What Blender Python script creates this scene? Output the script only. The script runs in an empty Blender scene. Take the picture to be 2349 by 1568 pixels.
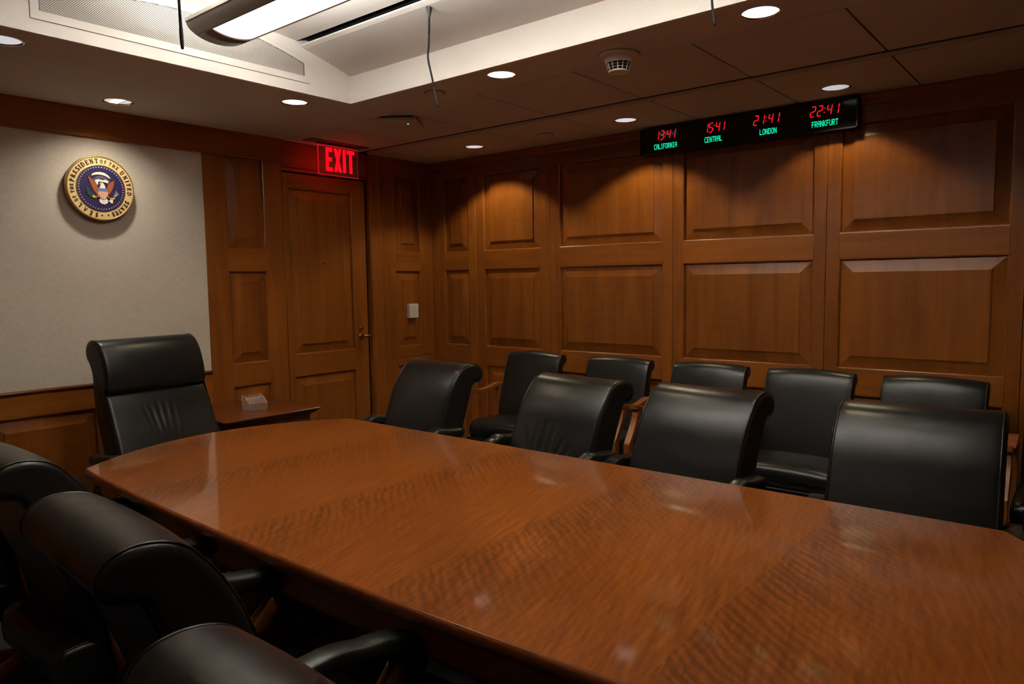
import bpy, bmesh, math, random
from mathutils import Vector, Matrix
random.seed(4)
PI = math.pi
SC = bpy.context.scene
COL = SC.collection
H = 2.40                                  # soffit height

# ------------------------------------------------------------------ camera
cam_d = bpy.data.cameras.new('camera')
cam = bpy.data.objects.new('camera', cam_d)
COL.objects.link(cam)
cam_d.sensor_width = 36.0
cam_d.lens = 1658.886 / 2349 * 36.0
cam_d.clip_start = 0.02
Rm = Matrix(((0.63221635, 0.07348765, -0.77129894),
             (-0.77466741, 0.04211026, -0.63096524),
             (-0.01388855, 0.99640669, 0.08355128)))
cam.matrix_world = Matrix.Translation((-4.19951663, -4.25878423, 1.45003860)) @ Rm.to_4x4()
SC.camera = cam

# ------------------------------------------------------------------ world, exposure
w = bpy.data.worlds.new('world'); SC.world = w
w.use_nodes = True
w.node_tree.nodes['Background'].inputs[0].default_value = (0, 0, 0, 1)
w.node_tree.nodes['Background'].inputs[1].default_value = 0
SC.view_settings.view_transform = 'Standard'
SC.view_settings.look = 'None'
SC.view_settings.gamma = 1
SC.view_settings.use_curve_mapping = False
SC.view_settings.exposure = -0.18
SC.cycles.use_denoising = True
SC.cycles.max_bounces = 10
SC.cycles.diffuse_bounces = 6
SC.cycles.glossy_bounces = 4
SC.cycles.sample_clamp_indirect = 60.0

# recessed downlights: x, y, watts, cone degrees, blend, emitter colour, shown lens strength
LIGHTS = [
    ('D1', -3.21, -0.940, 14.0, 110, .5, .70),
    ('D3', -1.902, -0.929, 16.0, 110, .5, 1.6),
    ('D4', -1.562, -2.060, 15.0, 110, .5, 1.8),
    ('D5', -1.541, -3.260, 15.0, 110, .5, 1.8),
    ('D9', -3.552, -2.060, 12.0, 110, .5, 1.8),
    ('D10', -3.573, -3.260, 12.0, 110, .5, 1.8),
    ('D6', -0.333, -1.998, 25.0, 118, .30, .80),
    ('D7', -0.320, -0.766, 29.0, 118, .30, .75),
    ('D8', -0.255, -3.166, 16.0, 114, .30, .62),
]
SEAL_LIGHT = dict(x=-2.518, y=-0.284, watts=39.0, cone=138, blend=1.0)
LENS_EMIT = 1.5
UPLIGHT_EMIT = 58.0
WARM = (1.0, .84, .52)

# ------------------------------------------------------------------ materials
def new_mat(name):
    m = bpy.data.materials.new(name); m.use_nodes = True
    nt = m.node_tree
    return m, nt, nt.nodes['Principled BSDF']

def N(nt, typ, **kw):
    n = nt.nodes.new(typ)
    for k, v in kw.items():
        setattr(n, k, v)
    return n

def plain(name, col, rough=.5, metal=0, bump=0, bscale=200, spec=.5, var=0):
    m, nt, b = new_mat(name)
    b.inputs['Base Color'].default_value = (*col, 1)
    b.inputs['Roughness'].default_value = rough
    b.inputs['Metallic'].default_value = metal
    b.inputs['Specular IOR Level'].default_value = spec
    tc = N(nt, 'ShaderNodeTexCoord')
    if bump:
        n = N(nt, 'ShaderNodeTexNoise'); n.inputs['Scale'].default_value = bscale
        n.inputs['Detail'].default_value = 4
        nt.links.new(tc.outputs['Object'], n.inputs['Vector'])
        bp = N(nt, 'ShaderNodeBump'); bp.inputs['Strength'].default_value = bump
        bp.inputs['Distance'].default_value = .002
        nt.links.new(n.outputs['Fac'], bp.inputs['Height'])
        nt.links.new(bp.outputs['Normal'], b.inputs['Normal'])
    if var:
        n2 = N(nt, 'ShaderNodeTexNoise'); n2.inputs['Scale'].default_value = 6
        nt.links.new(tc.outputs['Object'], n2.inputs['Vector'])
        mx = N(nt, 'ShaderNodeMixRGB')
        mx.inputs[1].default_value = (*[c * (1 - var) for c in col], 1)
        mx.inputs[2].default_value = (*[min(1, c * (1 + var)) for c in col], 1)
        nt.links.new(n2.outputs['Fac'], mx.inputs[0])
        nt.links.new(mx.outputs[0], b.inputs['Base Color'])
    return m

def emit(name, col, s):
    m, nt, b = new_mat(name)
    b.inputs['Base Color'].default_value = (*[c * .5 for c in col], 1)
    b.inputs['Emission Color'].default_value = (*col, 1)
    b.inputs['Emission Strength'].default_value = s
    return m

def wood(name, axis, dark, light, rough=.34, fine=55, coat=.12):
    m, nt, b = new_mat(name)
    L = nt.links.new
    tc = N(nt, 'ShaderNodeTexCoord'); oi = N(nt, 'ShaderNodeObjectInfo')
    off = N(nt, 'ShaderNodeVectorMath', operation='SCALE'); off.inputs['Scale'].default_value = 7.3
    cmb = N(nt, 'ShaderNodeCombineXYZ')
    for i in range(3):
        L(oi.outputs['Random'], cmb.inputs[i])
    L(cmb.outputs[0], off.inputs[0])
    add = N(nt, 'ShaderNodeVectorMath', operation='ADD')
    L(tc.outputs['Object'], add.inputs[0]); L(off.outputs[0], add.inputs[1])
    def mapped(sa, sl):
        mp = N(nt, 'ShaderNodeMapping')
        s = [sa, sa, sa]; s['xyz'.index(axis)] = sl
        mp.inputs['Scale'].default_value = s
        L(add.outputs[0], mp.inputs['Vector'])
        return mp
    n1 = N(nt, 'ShaderNodeTexNoise'); n1.inputs['Scale'].default_value = 1
    n1.inputs['Detail'].default_value = 5; n1.inputs['Roughness'].default_value = .62
    L(mapped(fine, 1.6).outputs[0], n1.inputs['Vector'])
    n2 = N(nt, 'ShaderNodeTexNoise'); n2.inputs['Scale'].default_value = 1
    n2.inputs['Detail'].default_value = 3; n2.inputs['Distortion'].default_value = 1.2
    L(mapped(8, .9).outputs[0], n2.inputs['Vector'])
    n3 = N(nt, 'ShaderNodeTexNoise'); n3.inputs['Scale'].default_value = 1     # cross figure
    n3.inputs['Detail'].default_value = 2
    L(mapped(9, 30).outputs[0], n3.inputs['Vector'])
    a1 = N(nt, 'ShaderNodeMath', operation='MULTIPLY_ADD')
    a1.inputs[1].default_value = .26; L(n1.outputs['Fac'], a1.inputs[0])
    m2 = N(nt, 'ShaderNodeMath', operation='MULTIPLY'); m2.inputs[1].default_value = .58
    L(n2.outputs['Fac'], m2.inputs[0]); L(m2.outputs[0], a1.inputs[2])
    a2 = N(nt, 'ShaderNodeMath', operation='MULTIPLY_ADD'); a2.inputs[1].default_value = .16
    L(n3.outputs['Fac'], a2.inputs[0]); L(a1.outputs[0], a2.inputs[2])
    a3 = N(nt, 'ShaderNodeMath', operation='MULTIPLY_ADD'); a3.inputs[1].default_value = .16
    L(oi.outputs['Random'], a3.inputs[0]); L(a2.outputs[0], a3.inputs[2])
    r = N(nt, 'ShaderNodeValToRGB')
    r.color_ramp.elements[0].position = .26; r.color_ramp.elements[0].color = (*dark, 1)
    r.color_ramp.elements[1].position = .92; r.color_ramp.elements[1].color = (*light, 1)
    L(a3.outputs[0], r.inputs[0]); L(r.outputs[0], b.inputs['Base Color'])
    b.inputs['Roughness'].default_value = rough
    b.inputs['Coat Weight'].default_value = coat
    b.inputs['Coat Roughness'].default_value = .30
    b.inputs['Specular IOR Level'].default_value = .32
    bp = N(nt, 'ShaderNodeBump'); bp.inputs['Strength'].default_value = .06
    bp.inputs['Distance'].default_value = .001
    L(n1.outputs['Fac'], bp.inputs['Height']); L(bp.outputs['Normal'], b.inputs['Normal'])
    return m

WD, WL = (.125, .033, .006), (.41, .131, .018)
W_Z = wood('cherry_vertical', 'z', WD, WL)
W_Y = wood('cherry_along_y', 'y', WD, WL)
W_X = wood('cherry_along_x', 'x', WD, WL)
B_Z = wood('bead_vertical', 'z', WD, WL, rough=.25, coat=.7); B_Y = wood('bead_y', 'y', WD, WL, rough=.25, coat=.7); B_X = wood('bead_x', 'x', WD, WL, rough=.25, coat=.7)
DD, DL = (.075, .016, .0045), (.20, .050, .011)
RED_X = wood('mahogany_x', 'x', DD, DL, rough=.25, coat=.4)
EDGEW = wood('table_edge_wood', 'y', (.16, .040, .010), (.32, .090, .020), rough=.22, coat=.5)
RED_Z = wood('mahogany_z', 'z', DD, DL, rough=.28, coat=.4)
CH_Z = wood('chair_wood', 'z', (.16, .045, .012), (.36, .115, .03), rough=.28, coat=.4)
CH_Y = wood('chair_wood_y', 'y', (.16, .045, .012), (.36, .115, .03), rough=.28, coat=.4)

def table_mat():
    m, nt, b = new_mat('table_veneer')
    L = nt.links.new
    tc = N(nt, 'ShaderNodeTexCoord')
    sep = N(nt, 'ShaderNodeSeparateXYZ'); L(tc.outputs['Object'], sep.inputs[0])
    wob = N(nt, 'ShaderNodeTexNoise'); wob.inputs['Scale'].default_value = 2.2
    wob.inputs['Detail'].default_value = 2
    L(tc.outputs['Object'], wob.inputs['Vector'])
    yy = N(nt, 'ShaderNodeMath', operation='MULTIPLY_ADD'); yy.inputs[1].default_value = .05
    L(wob.outputs['Fac'], yy.inputs[0]); L(sep.outputs['Y'], yy.inputs[2])
    sc = N(nt, 'ShaderNodeMath', operation='MULTIPLY_ADD')
    sc.inputs[1].default_value = 1 / .66; sc.inputs[2].default_value = 10 + 2.98 / .66 - .03
    L(yy.outputs[0], sc.inputs[0])
    fr = N(nt, 'ShaderNodeMath', operation='FRACT'); L(sc.outputs[0], fr.inputs[0])
    # figure strong just on the near side of each leaf joint
    ramp = N(nt, 'ShaderNodeValToRGB')
    e = ramp.color_ramp.elements
    e[0].position = 0; e[0].color = (.10, .10, .10, 1)
    e[1].position = 1; e[1].color = (1, 1, 1, 1)
    for p, v in ((.30, .12), (.50, .30), (.70, .62), (.86, .95), (.945, 1.0), (.985, .55)):
        q = e.new(p); q.color = (v, v, v, 1)
    L(fr.outputs[0], ramp.inputs[0])
    # slanted curly figure
    mr0 = N(nt, 'ShaderNodeMapping'); mr0.inputs['Rotation'].default_value = (0, 0, math.radians(-52))
    L(tc.outputs['Object'], mr0.inputs['Vector'])
    mp = N(nt, 'ShaderNodeMapping'); mp.inputs['Scale'].default_value = (7, 40, 1)
    L(mr0.outputs[0], mp.inputs['Vector'])
    fgn = N(nt, 'ShaderNodeTexNoise'); fgn.inputs['Scale'].default_value = 1
    fgn.inputs['Detail'].default_value = 3; fgn.inputs['Distortion'].default_value = .8
    L(mp.outputs[0], fgn.inputs['Vector'])
    def ripple(deg, scale, dist, dsc):
        r0 = N(nt, 'ShaderNodeMapping'); r0.inputs['Rotation'].default_value = (0, 0, math.radians(deg))
        L(tc.outputs['Object'], r0.inputs['Vector'])
        wv = N(nt, 'ShaderNodeTexWave', wave_type='BANDS', bands_direction='Y')
        wv.inputs['Scale'].default_value = scale; wv.inputs['Distortion'].default_value = dist
        wv.inputs['Detail'].default_value = 3; wv.inputs['Detail Scale'].default_value = dsc
        L(r0.outputs[0], wv.inputs['Vector'])
        return wv
    w1 = ripple(-50, 12.5, 5.5, 1.1)
    w2 = ripple(-6, 14.0, 7.0, .8)
    fgs = N(nt, 'ShaderNodeMath', operation='MULTIPLY_ADD'); fgs.inputs[1].default_value = .30
    L(w1.outputs['Fac'], fgs.inputs[0]); L(fgn.outputs['Fac'], fgs.inputs[2])
    fgc = N(nt, 'ShaderNodeValToRGB')
    fgc.color_ramp.elements[0].position = .48; fgc.color_ramp.elements[1].position = .82
    L(fgs.outputs[0], fgc.inputs[0])
    # fine grain, along the leaf
    mr2 = N(nt, 'ShaderNodeMapping'); mr2.inputs['Rotation'].default_value = (0, 0, math.radians(-16))
    L(tc.outputs['Object'], mr2.inputs['Vector'])
    mp2 = N(nt, 'ShaderNodeMapping'); mp2.inputs['Scale'].default_value = (5, 60, 1)
    L(mr2.outputs[0], mp2.inputs['Vector'])
    gr = N(nt, 'ShaderNodeTexNoise'); gr.inputs['Scale'].default_value = 1; gr.inputs['Detail'].default_value = 6
    gr.inputs['Distortion'].default_value = 1.0
    L(mp2.outputs[0], gr.inputs['Vector'])
    base = N(nt, 'ShaderNodeValToRGB')
    base.color_ramp.elements[0].position = .25; base.color_ramp.elements[0].color = (.225, .057, .0095, 1)
    base.color_ramp.elements[1].position = .75; base.color_ramp.elements[1].color = (.42, .122, .020, 1)
    gs = N(nt, 'ShaderNodeMath', operation='MULTIPLY_ADD'); gs.inputs[1].default_value = .11 
    gs2 = N(nt, 'ShaderNodeMath', operation='SUBTRACT'); gs2.inputs[1].default_value = .055
    L(w2.outputs['Fac'], gs.inputs[0]); L(gr.outputs['Fac'], gs.inputs[2]); L(gs.outputs[0], gs2.inputs[0])
    L(gs2.outputs[0], base.inputs[0])
    fm = N(nt, 'ShaderNodeMath', operation='MULTIPLY')
    L(ramp.outputs[0], fm.inputs[0]); L(fgc.outputs[0], fm.inputs[1])
    fm2 = N(nt, 'ShaderNodeMath', operation='MULTIPLY'); fm2.inputs[1].default_value = .62
    L(fm.outputs[0], fm2.inputs[0])
    mx = N(nt, 'ShaderNodeMixRGB'); mx.inputs[2].default_value = (.085, .020, .0045, 1)
    L(fm2.outputs[0], mx.inputs[0]); L(base.outputs[0], mx.inputs[1])
    L(mx.outputs[0], b.inputs['Base Color'])
    b.inputs['Roughness'].default_value = .30
    b.inputs['Coat Weight'].default_value = 1.0
    b.inputs['Coat IOR'].default_value = 1.6
    b.inputs['Coat Roughness'].default_value = .07
    b.inputs['Specular IOR Level'].default_value = .3
    return m
TABLE = table_mat()

def leather_mat():
    m, nt, b = new_mat('black_leather')
    L = nt.links.new
    tc = N(nt, 'ShaderNodeTexCoord')
    v = N(nt, 'ShaderNodeTexVoronoi'); v.inputs['Scale'].default_value = 420
    n = N(nt, 'ShaderNodeTexNoise'); n.inputs['Scale'].default_value = 16; n.inputs['Detail'].default_value = 5
    L(tc.outputs['Object'], v.inputs['Vector']); L(tc.outputs['Object'], n.inputs['Vector'])
    b1 = N(nt, 'ShaderNodeBump'); b1.inputs['Strength'].default_value = .10; b1.inputs['Distance'].default_value = .001
    b2 = N(nt, 'ShaderNodeBump'); b2.inputs['Strength'].default_value = .12; b2.inputs['Distance'].default_value = .006
    L(v.outputs['Distance'], b1.inputs['Height']); L(n.outputs['Fac'], b2.inputs['Height'])
    L(b2.outputs['Normal'], b1.inputs['Normal']); L(b1.outputs['Normal'], b.inputs['Normal'])
    b.inputs['Base Color'].default_value = (.0125, .0123, .0125, 1)
    mr = N(nt, 'ShaderNodeMapRange'); mr.inputs['To Min'].default_value = .24; mr.inputs['To Max'].default_value = .38
    L(n.outputs['Fac'], mr.inputs['Value']); L(mr.outputs[0], b.inputs['Roughness'])
    b.inputs['Specular IOR Level'].default_value = .45
    return m
LEATHER = leather_mat()
PIPING = plain('piping_leather', (.012, .011, .011), .30)

def fabric_mat():
    m, nt, b = new_mat('fabric_wall')
    L = nt.links.new
    tc = N(nt, 'ShaderNodeTexCoord')
    mp = N(nt, 'ShaderNodeMapping'); mp.inputs['Scale'].default_value = (30, 30, 420)
    mp2 = N(nt, 'ShaderNodeMapping'); mp2.inputs['Scale'].default_value = (420, 30, 40)
    L(tc.outputs['Object'], mp.inputs['Vector']); L(tc.outputs['Object'], mp2.inputs['Vector'])
    a = N(nt, 'ShaderNodeTexNoise'); a.inputs['Scale'].default_value = 1; L(mp.outputs[0], a.inputs['Vector'])
    c = N(nt, 'ShaderNodeTexNoise'); c.inputs['Scale'].default_value = 1; L(mp2.outputs[0], c.inputs['Vector'])
    s = N(nt, 'ShaderNodeMath', operation='ADD'); L(a.outputs['Fac'], s.inputs[0]); L(c.outputs['Fac'], s.inputs[1])
    r = N(nt, 'ShaderNodeValToRGB')
    r.color_ramp.elements[0].position = .6; r.color_ramp.elements[0].color = (.54, .49, .415, 1)
    r.color_ramp.elements[1].position = 1.0; r.color_ramp.elements[1].color = (.66, .605, .52, 1)
    h = N(nt, 'ShaderNodeMath', operation='MULTIPLY'); h.inputs[1].default_value = .8
    L(s.outputs[0], h.inputs[0]); L(h.outputs[0], r.inputs[0]); L(r.outputs[0], b.inputs['Base Color'])
    b.inputs['Roughness'].default_value = .9; b.inputs['Specular IOR Level'].default_value = .15
    bp = N(nt, 'ShaderNodeBump'); bp.inputs['Strength'].default_value = .15; bp.inputs['Distance'].default_value = .001
    L(s.outputs[0], bp.inputs['Height']); L(bp.outputs['Normal'], b.inputs['Normal'])
    return m
FABRIC = fabric_mat()
CEIL = plain('ceiling_paint', (.68, .645, .62), .9, bump=.1, bscale=300, spec=.1, var=.03)
TRAY = plain('tray_paint', (.77, .745, .70), .85, bump=.05, bscale=300, spec=.15)
GROOVE = plain('dark_gap', (.01, .009, .008), .9)
CARPET = plain('carpet', (.05, .058, .078), .95, bump=.8, bscale=500, spec=.1, var=.2)
WALLP = plain('wall_plaster', (.18, .15, .12), .9, bump=.05)
DARKMET = plain('fixture_metal', (.24, .19, .165), .45, .3, var=.02)
BLACKP = plain('black_plastic', (.008, .008, .008), .35, bump=.02)
BLACKM = plain('black_metal', (.02, .02, .022), .4, .6)
CHROME = plain('reflector', (.9, .88, .84), .12, 1)
STEEL = plain('steel', (.5, .5, .5), .3, 1)
BRASS = plain('brass', (.80, .56, .22), .18, 1)
WHITEP = plain('white_plastic', (.72, .70, .66), .4, bump=.02)
OFFW = plain('offwhite_plastic', (.60, .54, .48), .5, bump=.02)
CORD = plain('microphone_cord', (.012, .012, .016), .7, spec=.2)
LENS = emit('lens_glow', (1, .93, .83), LENS_EMIT)
UPL = emit('uplight_glow', (1, .965, .91), UPLIGHT_EMIT)
def glass():
    m, nt, b = new_mat('clear_acrylic')
    b.inputs['Base Color'].default_value = (.85, .85, .85, 1)
    b.inputs['Roughness'].default_value = .06
    b.inputs['Alpha'].default_value = .07
    return m
ACRYL = glass()

# ------------------------------------------------------------------ mesh helpers
class MB:
    def __init__(s):
        s.v = []; s.f = []; s.m = []; s.sm = []
    def add(s, vs, fs, smooth=False, mi=0):
        o = len(s.v)
        s.v += [tuple(p) for p in vs]
        for f in fs:
            s.f.append([i + o for i in f]); s.m.append(mi); s.sm.append(smooth)
        return s
    def box(s, x0, x1, y0, y1, z0, z1, mi=0):
        vs = [(x, y, z) for z in (z0, z1) for y in (y0, y1) for x in (x0, x1)]
        return s.add(vs, [(0, 2, 3, 1), (4, 5, 7, 6), (0, 1, 5, 4), (2, 6, 7, 3), (0, 4, 6, 2), (1, 3, 7, 5)], mi=mi)
    def rings(s, rings, closed=True, caps=True, smooth=True, mi=0):
        n = len(rings[0]); vs = [p for r in rings for p in r]; fs = []
        for i in range(len(rings) - 1):
            for j in range(n if closed else n - 1):
                k = (j + 1) % n
                fs.append((i * n + j, i * n + k, (i + 1) * n + k, (i + 1) * n + j))
        s.add(vs, fs, smooth, mi)
        if caps:
            o = len(s.v) - len(vs)
            s.f.append([o + j for j in reversed(range(n))]); s.m.append(mi); s.sm.append(False)
            s.f.append([o + (len(rings) - 1) * n + j for j in range(n)]); s.m.append(mi); s.sm.append(False)
        return s
    def tube(s, path, r, n=10, mi=0, squash=None):
        P = [Vector(p) for p in path]; rings = []
        up0 = Vector((0, 0, 1))
        for i, p in enumerate(P):
            t = (P[min(i + 1, len(P) - 1)] - P[max(i - 1, 0)]).normalized()
            a = t.cross(up0)
            if a.length < .05: a = t.cross(Vector((1, 0, 0)))
            a.normalize(); b = a.cross(t).normalized()
            ri = r[i] if isinstance(r, (list, tuple)) else r
            ra, rb = (ri, ri) if squash is None else (ri * squash[0], ri * squash[1])
            rings.append([p + a * ra * math.cos(2 * PI * k / n) + b * rb * math.sin(2 * PI * k / n) for k in range(n)])
        return s.rings(rings, mi=mi)
    def cyl(s, cx, cy, z0, z1, r0, r1=None, n=32, mi=0, caps=True):
        r1 = r0 if r1 is None else r1
        return s.rings([[(cx + r * math.cos(2 * PI * k / n), cy + r * math.sin(2 * PI * k / n), z) for k in range(n)]
                        for r, z in ((r0, z0), (r1, z1))], caps=caps, mi=mi)
    def lathe(s, cx, cy, prof, n=32, mi=0, caps=False):
        return s.rings([[(cx + r * math.cos(2 * PI * k / n), cy + r * math.sin(2 * PI * k / n), z) for k in range(n)]
                        for r, z in prof], caps=caps, mi=mi)
    def prism(s, poly, fn, d0, d1, mi=0):
        """extrude a 2D polygon; fn(u, v, d) -> xyz"""
        n = len(poly)
        vs = [fn(u, v, d0) for u, v in poly] + [fn(u, v, d1) for u, v in poly]
        fs = [tuple(range(n)), tuple(reversed(range(n, 2 * n)))]
        fs += [(i, i + n, (i + 1) % n + n, (i + 1) % n) for i in range(n)]
        return s.add(vs, fs, mi=mi)
    def build(s, name, mats, parent=None, bevel=0, seg=2, fix=True, **props):
        me = bpy.data.meshes.new(name)
        me.from_pydata(s.v, [], s.f)
        if not isinstance(mats, (list, tuple)): mats = [mats]
        for m in mats: me.materials.append(m)
        me.polygons.foreach_set('material_index', s.m)
        me.polygons.foreach_set('use_smooth', s.sm)
        me.update()
        if fix or bevel:
            bm = bmesh.new(); bm.from_mesh(me)
            if fix: bmesh.ops.recalc_face_normals(bm, faces=bm.faces)
            if bevel:
                bmesh.ops.remove_doubles(bm, verts=bm.verts, dist=1e-6)
                ed = [e for e in bm.edges if len(e.link_faces) == 2 and e.calc_face_angle(0) > .6]
                r = bmesh.ops.bevel(bm, geom=ed, offset=bevel, segments=seg, affect='EDGES', profile=.5, clamp_overlap=True)
                for f in r['faces']: f.smooth = True
            bm.to_mesh(me); bm.free()
        o = bpy.data.objects.new(name, me); COL.objects.link(o)
        if parent is not None: o.parent = parent
        for k, v in props.items(): o[k] = v
        return o

def thing(name, label, cat, loc=(0, 0, 0), rz=0, group=None):
    o = bpy.data.objects.new(name, None); COL.objects.link(o)
    o.empty_display_size = .1
    o.location = loc; o.rotation_euler = (0, 0, rz)
    o['label'] = label; o['category'] = cat
    if group: o['group'] = group
    return o

def copy_tree(o, parent=None):
    c = o.copy(); COL.objects.link(c)
    if parent is not None: c.parent = parent
    for ch in list(o.children): copy_tree(ch, c)
    return c

def catmull(pts, n, closed=False):
    P = [Vector(p) for p in pts]; out = []
    m = len(P)
    for i in range(m if closed else m - 1):
        p1, p2 = P[i], P[(i + 1) % m]
        p0 = P[(i - 1) % m] if closed or i > 0 else p1 * 2 - p2
        p3 = P[(i + 2) % m] if closed or i + 2 < m else p2 * 2 - p1
        for k in range(n):
            t = k / n
            out.append(.5 * ((2 * p1) + (p2 - p0) * t + (2 * p0 - 5 * p1 + 4 * p2 - p3) * t * t + (3 * p1 - p0 - 3 * p2 + p3) * t ** 3))
    if not closed: out.append(P[-1])
    return out

def box_obj(name, mat, dims, parent=None, bevel=0, **kw):
    return MB().box(*dims).build(name, mat, parent, bevel=bevel, **kw)

# ------------------------------------------------------------------ floor and outer shell
RX0, RX1, RY0, RY1 = -5.115, 0.0, -5.24, 0.0
floor = box_obj('floor', CARPET, (RX0 - .1, .1, RY0 - .1, .1, -.08, 0)); floor['kind'] = 'structure'
wl = box_obj('wall_left', W_Z, (RX0 - .1, RX0, RY0 - .1, .1, 0, 2.9)); wl['kind'] = 'structure'
wn = box_obj('wall_near', W_Z, (RX0, RX1 + .1, RY0 - .1, RY0, 0, 2.9)); wn['kind'] = 'structure'

# ------------------------------------------------------------------ panelled walls
# a wall plane is given by fn(s, z, d): s along the wall, z up, d out of the wall face into the room
def fn_right(s, z, d): return (-d, s, z)
def fn_back(s, z, d): return (s, -d, z)

ROWS = [(.14, .806), (.948, 1.548), (1.683, 2.262)]

def slab(mb, fn, s0, s1, z0, z1, d0, d1):
    return mb.prism([(s0, z0), (s1, z0), (s1, z1), (s0, z1)], fn, d0, d1)

def raised_panel(fn, s0, s1, z0, z1, parent, bev=.068, name='raised_panel', base=0.0, mat=None):
    """bevelled raised field sitting in the recess of a frame"""
    mb = MB()
    e = .009                      # bead of the frame around the opening
    bev = min(bev, (s1 - s0) * .27)
    def ring(i, d): return [fn(s0 + i, z0 + i, d), fn(s1 - i, z0 + i, d), fn(s1 - i, z1 - i, d), fn(s0 + i, z1 - i, d)]
    R = [ring(0, base - .024), ring(0, base - .021), ring(bev, base - .0055), ring(bev, base + .0000), ring(bev + .006, base + .0015)]
    mb.rings(R, caps=False, smooth=False)
    o = len(mb.v) - 4
    mb.add([], []); mb.f.append([o, o + 1, o + 2, o + 3]); mb.m.append(0); mb.sm.append(False)
    ob = mb.build(name, mat or W_Z, parent, fix=True)
    # frame bead (ovolo) round the opening
    b = MB(); rr = []
    for k in range(6):
        a = k / 5 * PI / 2
        rr.append(ring(-.0005 + e * math.sin(a) * 1.0, base - e * (1 - math.cos(a)) * 1.0 + .0))
    rr = [ring(-.0005, base - .0), ] + rr + [ring(e, base - .021)]
    b.rings(rr, caps=False, smooth=False)
    b.build('panel_bead', B_Z if (s1 - s0) < (z1 - z0) else (B_Y if fn is fn_right else B_X), parent)
    return ob

def stile(fn, s0, s1, z0, z1, parent, d=0.0, mat=None, name='stile'):
    return slab(MB(), fn, s0, s1, z0, z1, d - .022, d).build(name, mat or W_Z, parent, bevel=.0012, seg=1)

# --- right wall
wall_r = MB().box(.024, .12, RY0 - .1, .12, 0, 2.9).build('wall_right', GROOVE); wall_r['kind'] = 'structure'
RP = [(-.398, -.136), (-1.101, -.557), (-2.074, -1.266), (-2.998, -2.211), (-3.903, -3.131), (-4.82, -4.03)]
WRY = W_Y
edges = [(-.136, -.0)]
for i in range(len(RP)):
    a = RP[i][0]
    b = RP[i + 1][1] if i + 1 < len(RP) else RY0
    edges.append((b, a))
for b, a in [(e[0], e[1]) for e in edges]:
    lo, hi = min(a, b), max(a, b)
    if hi - lo > .125 and lo > -4.5:
        mid = (lo + hi) / 2
        stile(fn_right, lo, mid - .0012, .10, 2.262, wall_r)
        stile(fn_right, mid + .0012, hi, .10, 2.262, wall_r)
    else:
        stile(fn_right, lo, hi, .10, 2.262, wall_r)
for (s0, s1) in RP:
    for z0, z1 in ((.806, .948), (1.548, 1.683)):
        stile(fn_right, s0, s1, z0, z1, wall_r, mat=WRY, name='rail')
    for z0, z1 in ROWS:
        raised_panel(fn_right, s0, s1, z0, z1, wall_r)
slab(MB(), fn_right, RY0, 0, .0, .14, -.022, .012).build('baseboard_right', WRY, None, kind='structure')
slab(MB(), fn_right, RY0, 0, 2.262, 2.40, -.022, 0).build('top_rail', WRY, wall_r)
mb = MB()
prof = [(2.345, 0), (2.345, .006), (2.36, .010), (2.375, .020), (2.392, .026), (2.40, .026), (2.40, 0)]
mb.rings([[fn_right(s, z, d) for z, d in prof] for s in (RY0, 0)], smooth=False)
mb.build('trim_1', WRY, None, kind='structure')

# --- back wall (seal, door)
wall_b = MB().box(RX0 - .1, .12, .045, .14, 0, 2.9).build('wall_back', GROOVE); wall_b['kind'] = 'structure'
XB0, XB1 = -3.185, -1.931                       # fabric field
fab = slab(MB(), fn_back, XB0, XB1, .925, 2.252, -.03, -.006).build('fabric_panel', FABRIC, wall_b)
# left panelled pier between fabric and door
def pier(s0, s1, p0, p1, left=None):
    stile(fn_back, s0, p0, .10, 2.262, wall_b)
    stile(fn_back, p1, s1, .10, 2.262, wall_b)
    for z0, z1 in ((.806, .945), (1.540, 1.680)):
        stile(fn_back, p0, p1, z0, z1, wall_b, mat=W_X, name='rail')
    for z0, z1 in ((.14, .806), (.945, 1.540), (1.680, 2.262)):
        raised_panel(fn_back, p0, p1, z0, z1, wall_b)
pier(-1.931, -1.385, -1.790, -1.520)
pier(-3.74, -3.185, -3.59, -3.32)               # mirrored pier left of the fabric
stile(fn_back, RX0, -3.74, .10, 2.262, wall_b)
# right pier between door casing and corner with its flush access door
stile(fn_back, -.54, -.403, .10, 2.262, wall_b)
stile(fn_back, -.140, 0, .10, 2.262, wall_b)
for z0, z1 in ((.806, .950), (1.543, 1.686)):
    stile(fn_back, -.403, -.140, z0, z1, wall_b, mat=W_X, name='rail')
for z0, z1 in ((.14, .806), (.950, 1.543), (1.686, 2.266)):
    raised_panel(fn_back, -.403, -.140, z0, z1, wall_b)
ac = [(-.468, -.403, .865, 1.607, W_Z), (-.140, -.04, .865, 1.607, W_Z), (-.403, -.140, .865, .950, W_X), (-.403, -.140, 1.543, 1.607, W_X)]
for a, b, z0, z1, mt in ac:
    slab(MB(), fn_back, a, b, z0, z1, -.001, .004).build('access_door_frame', mt, wall_b, bevel=.001, seg=1)
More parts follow.
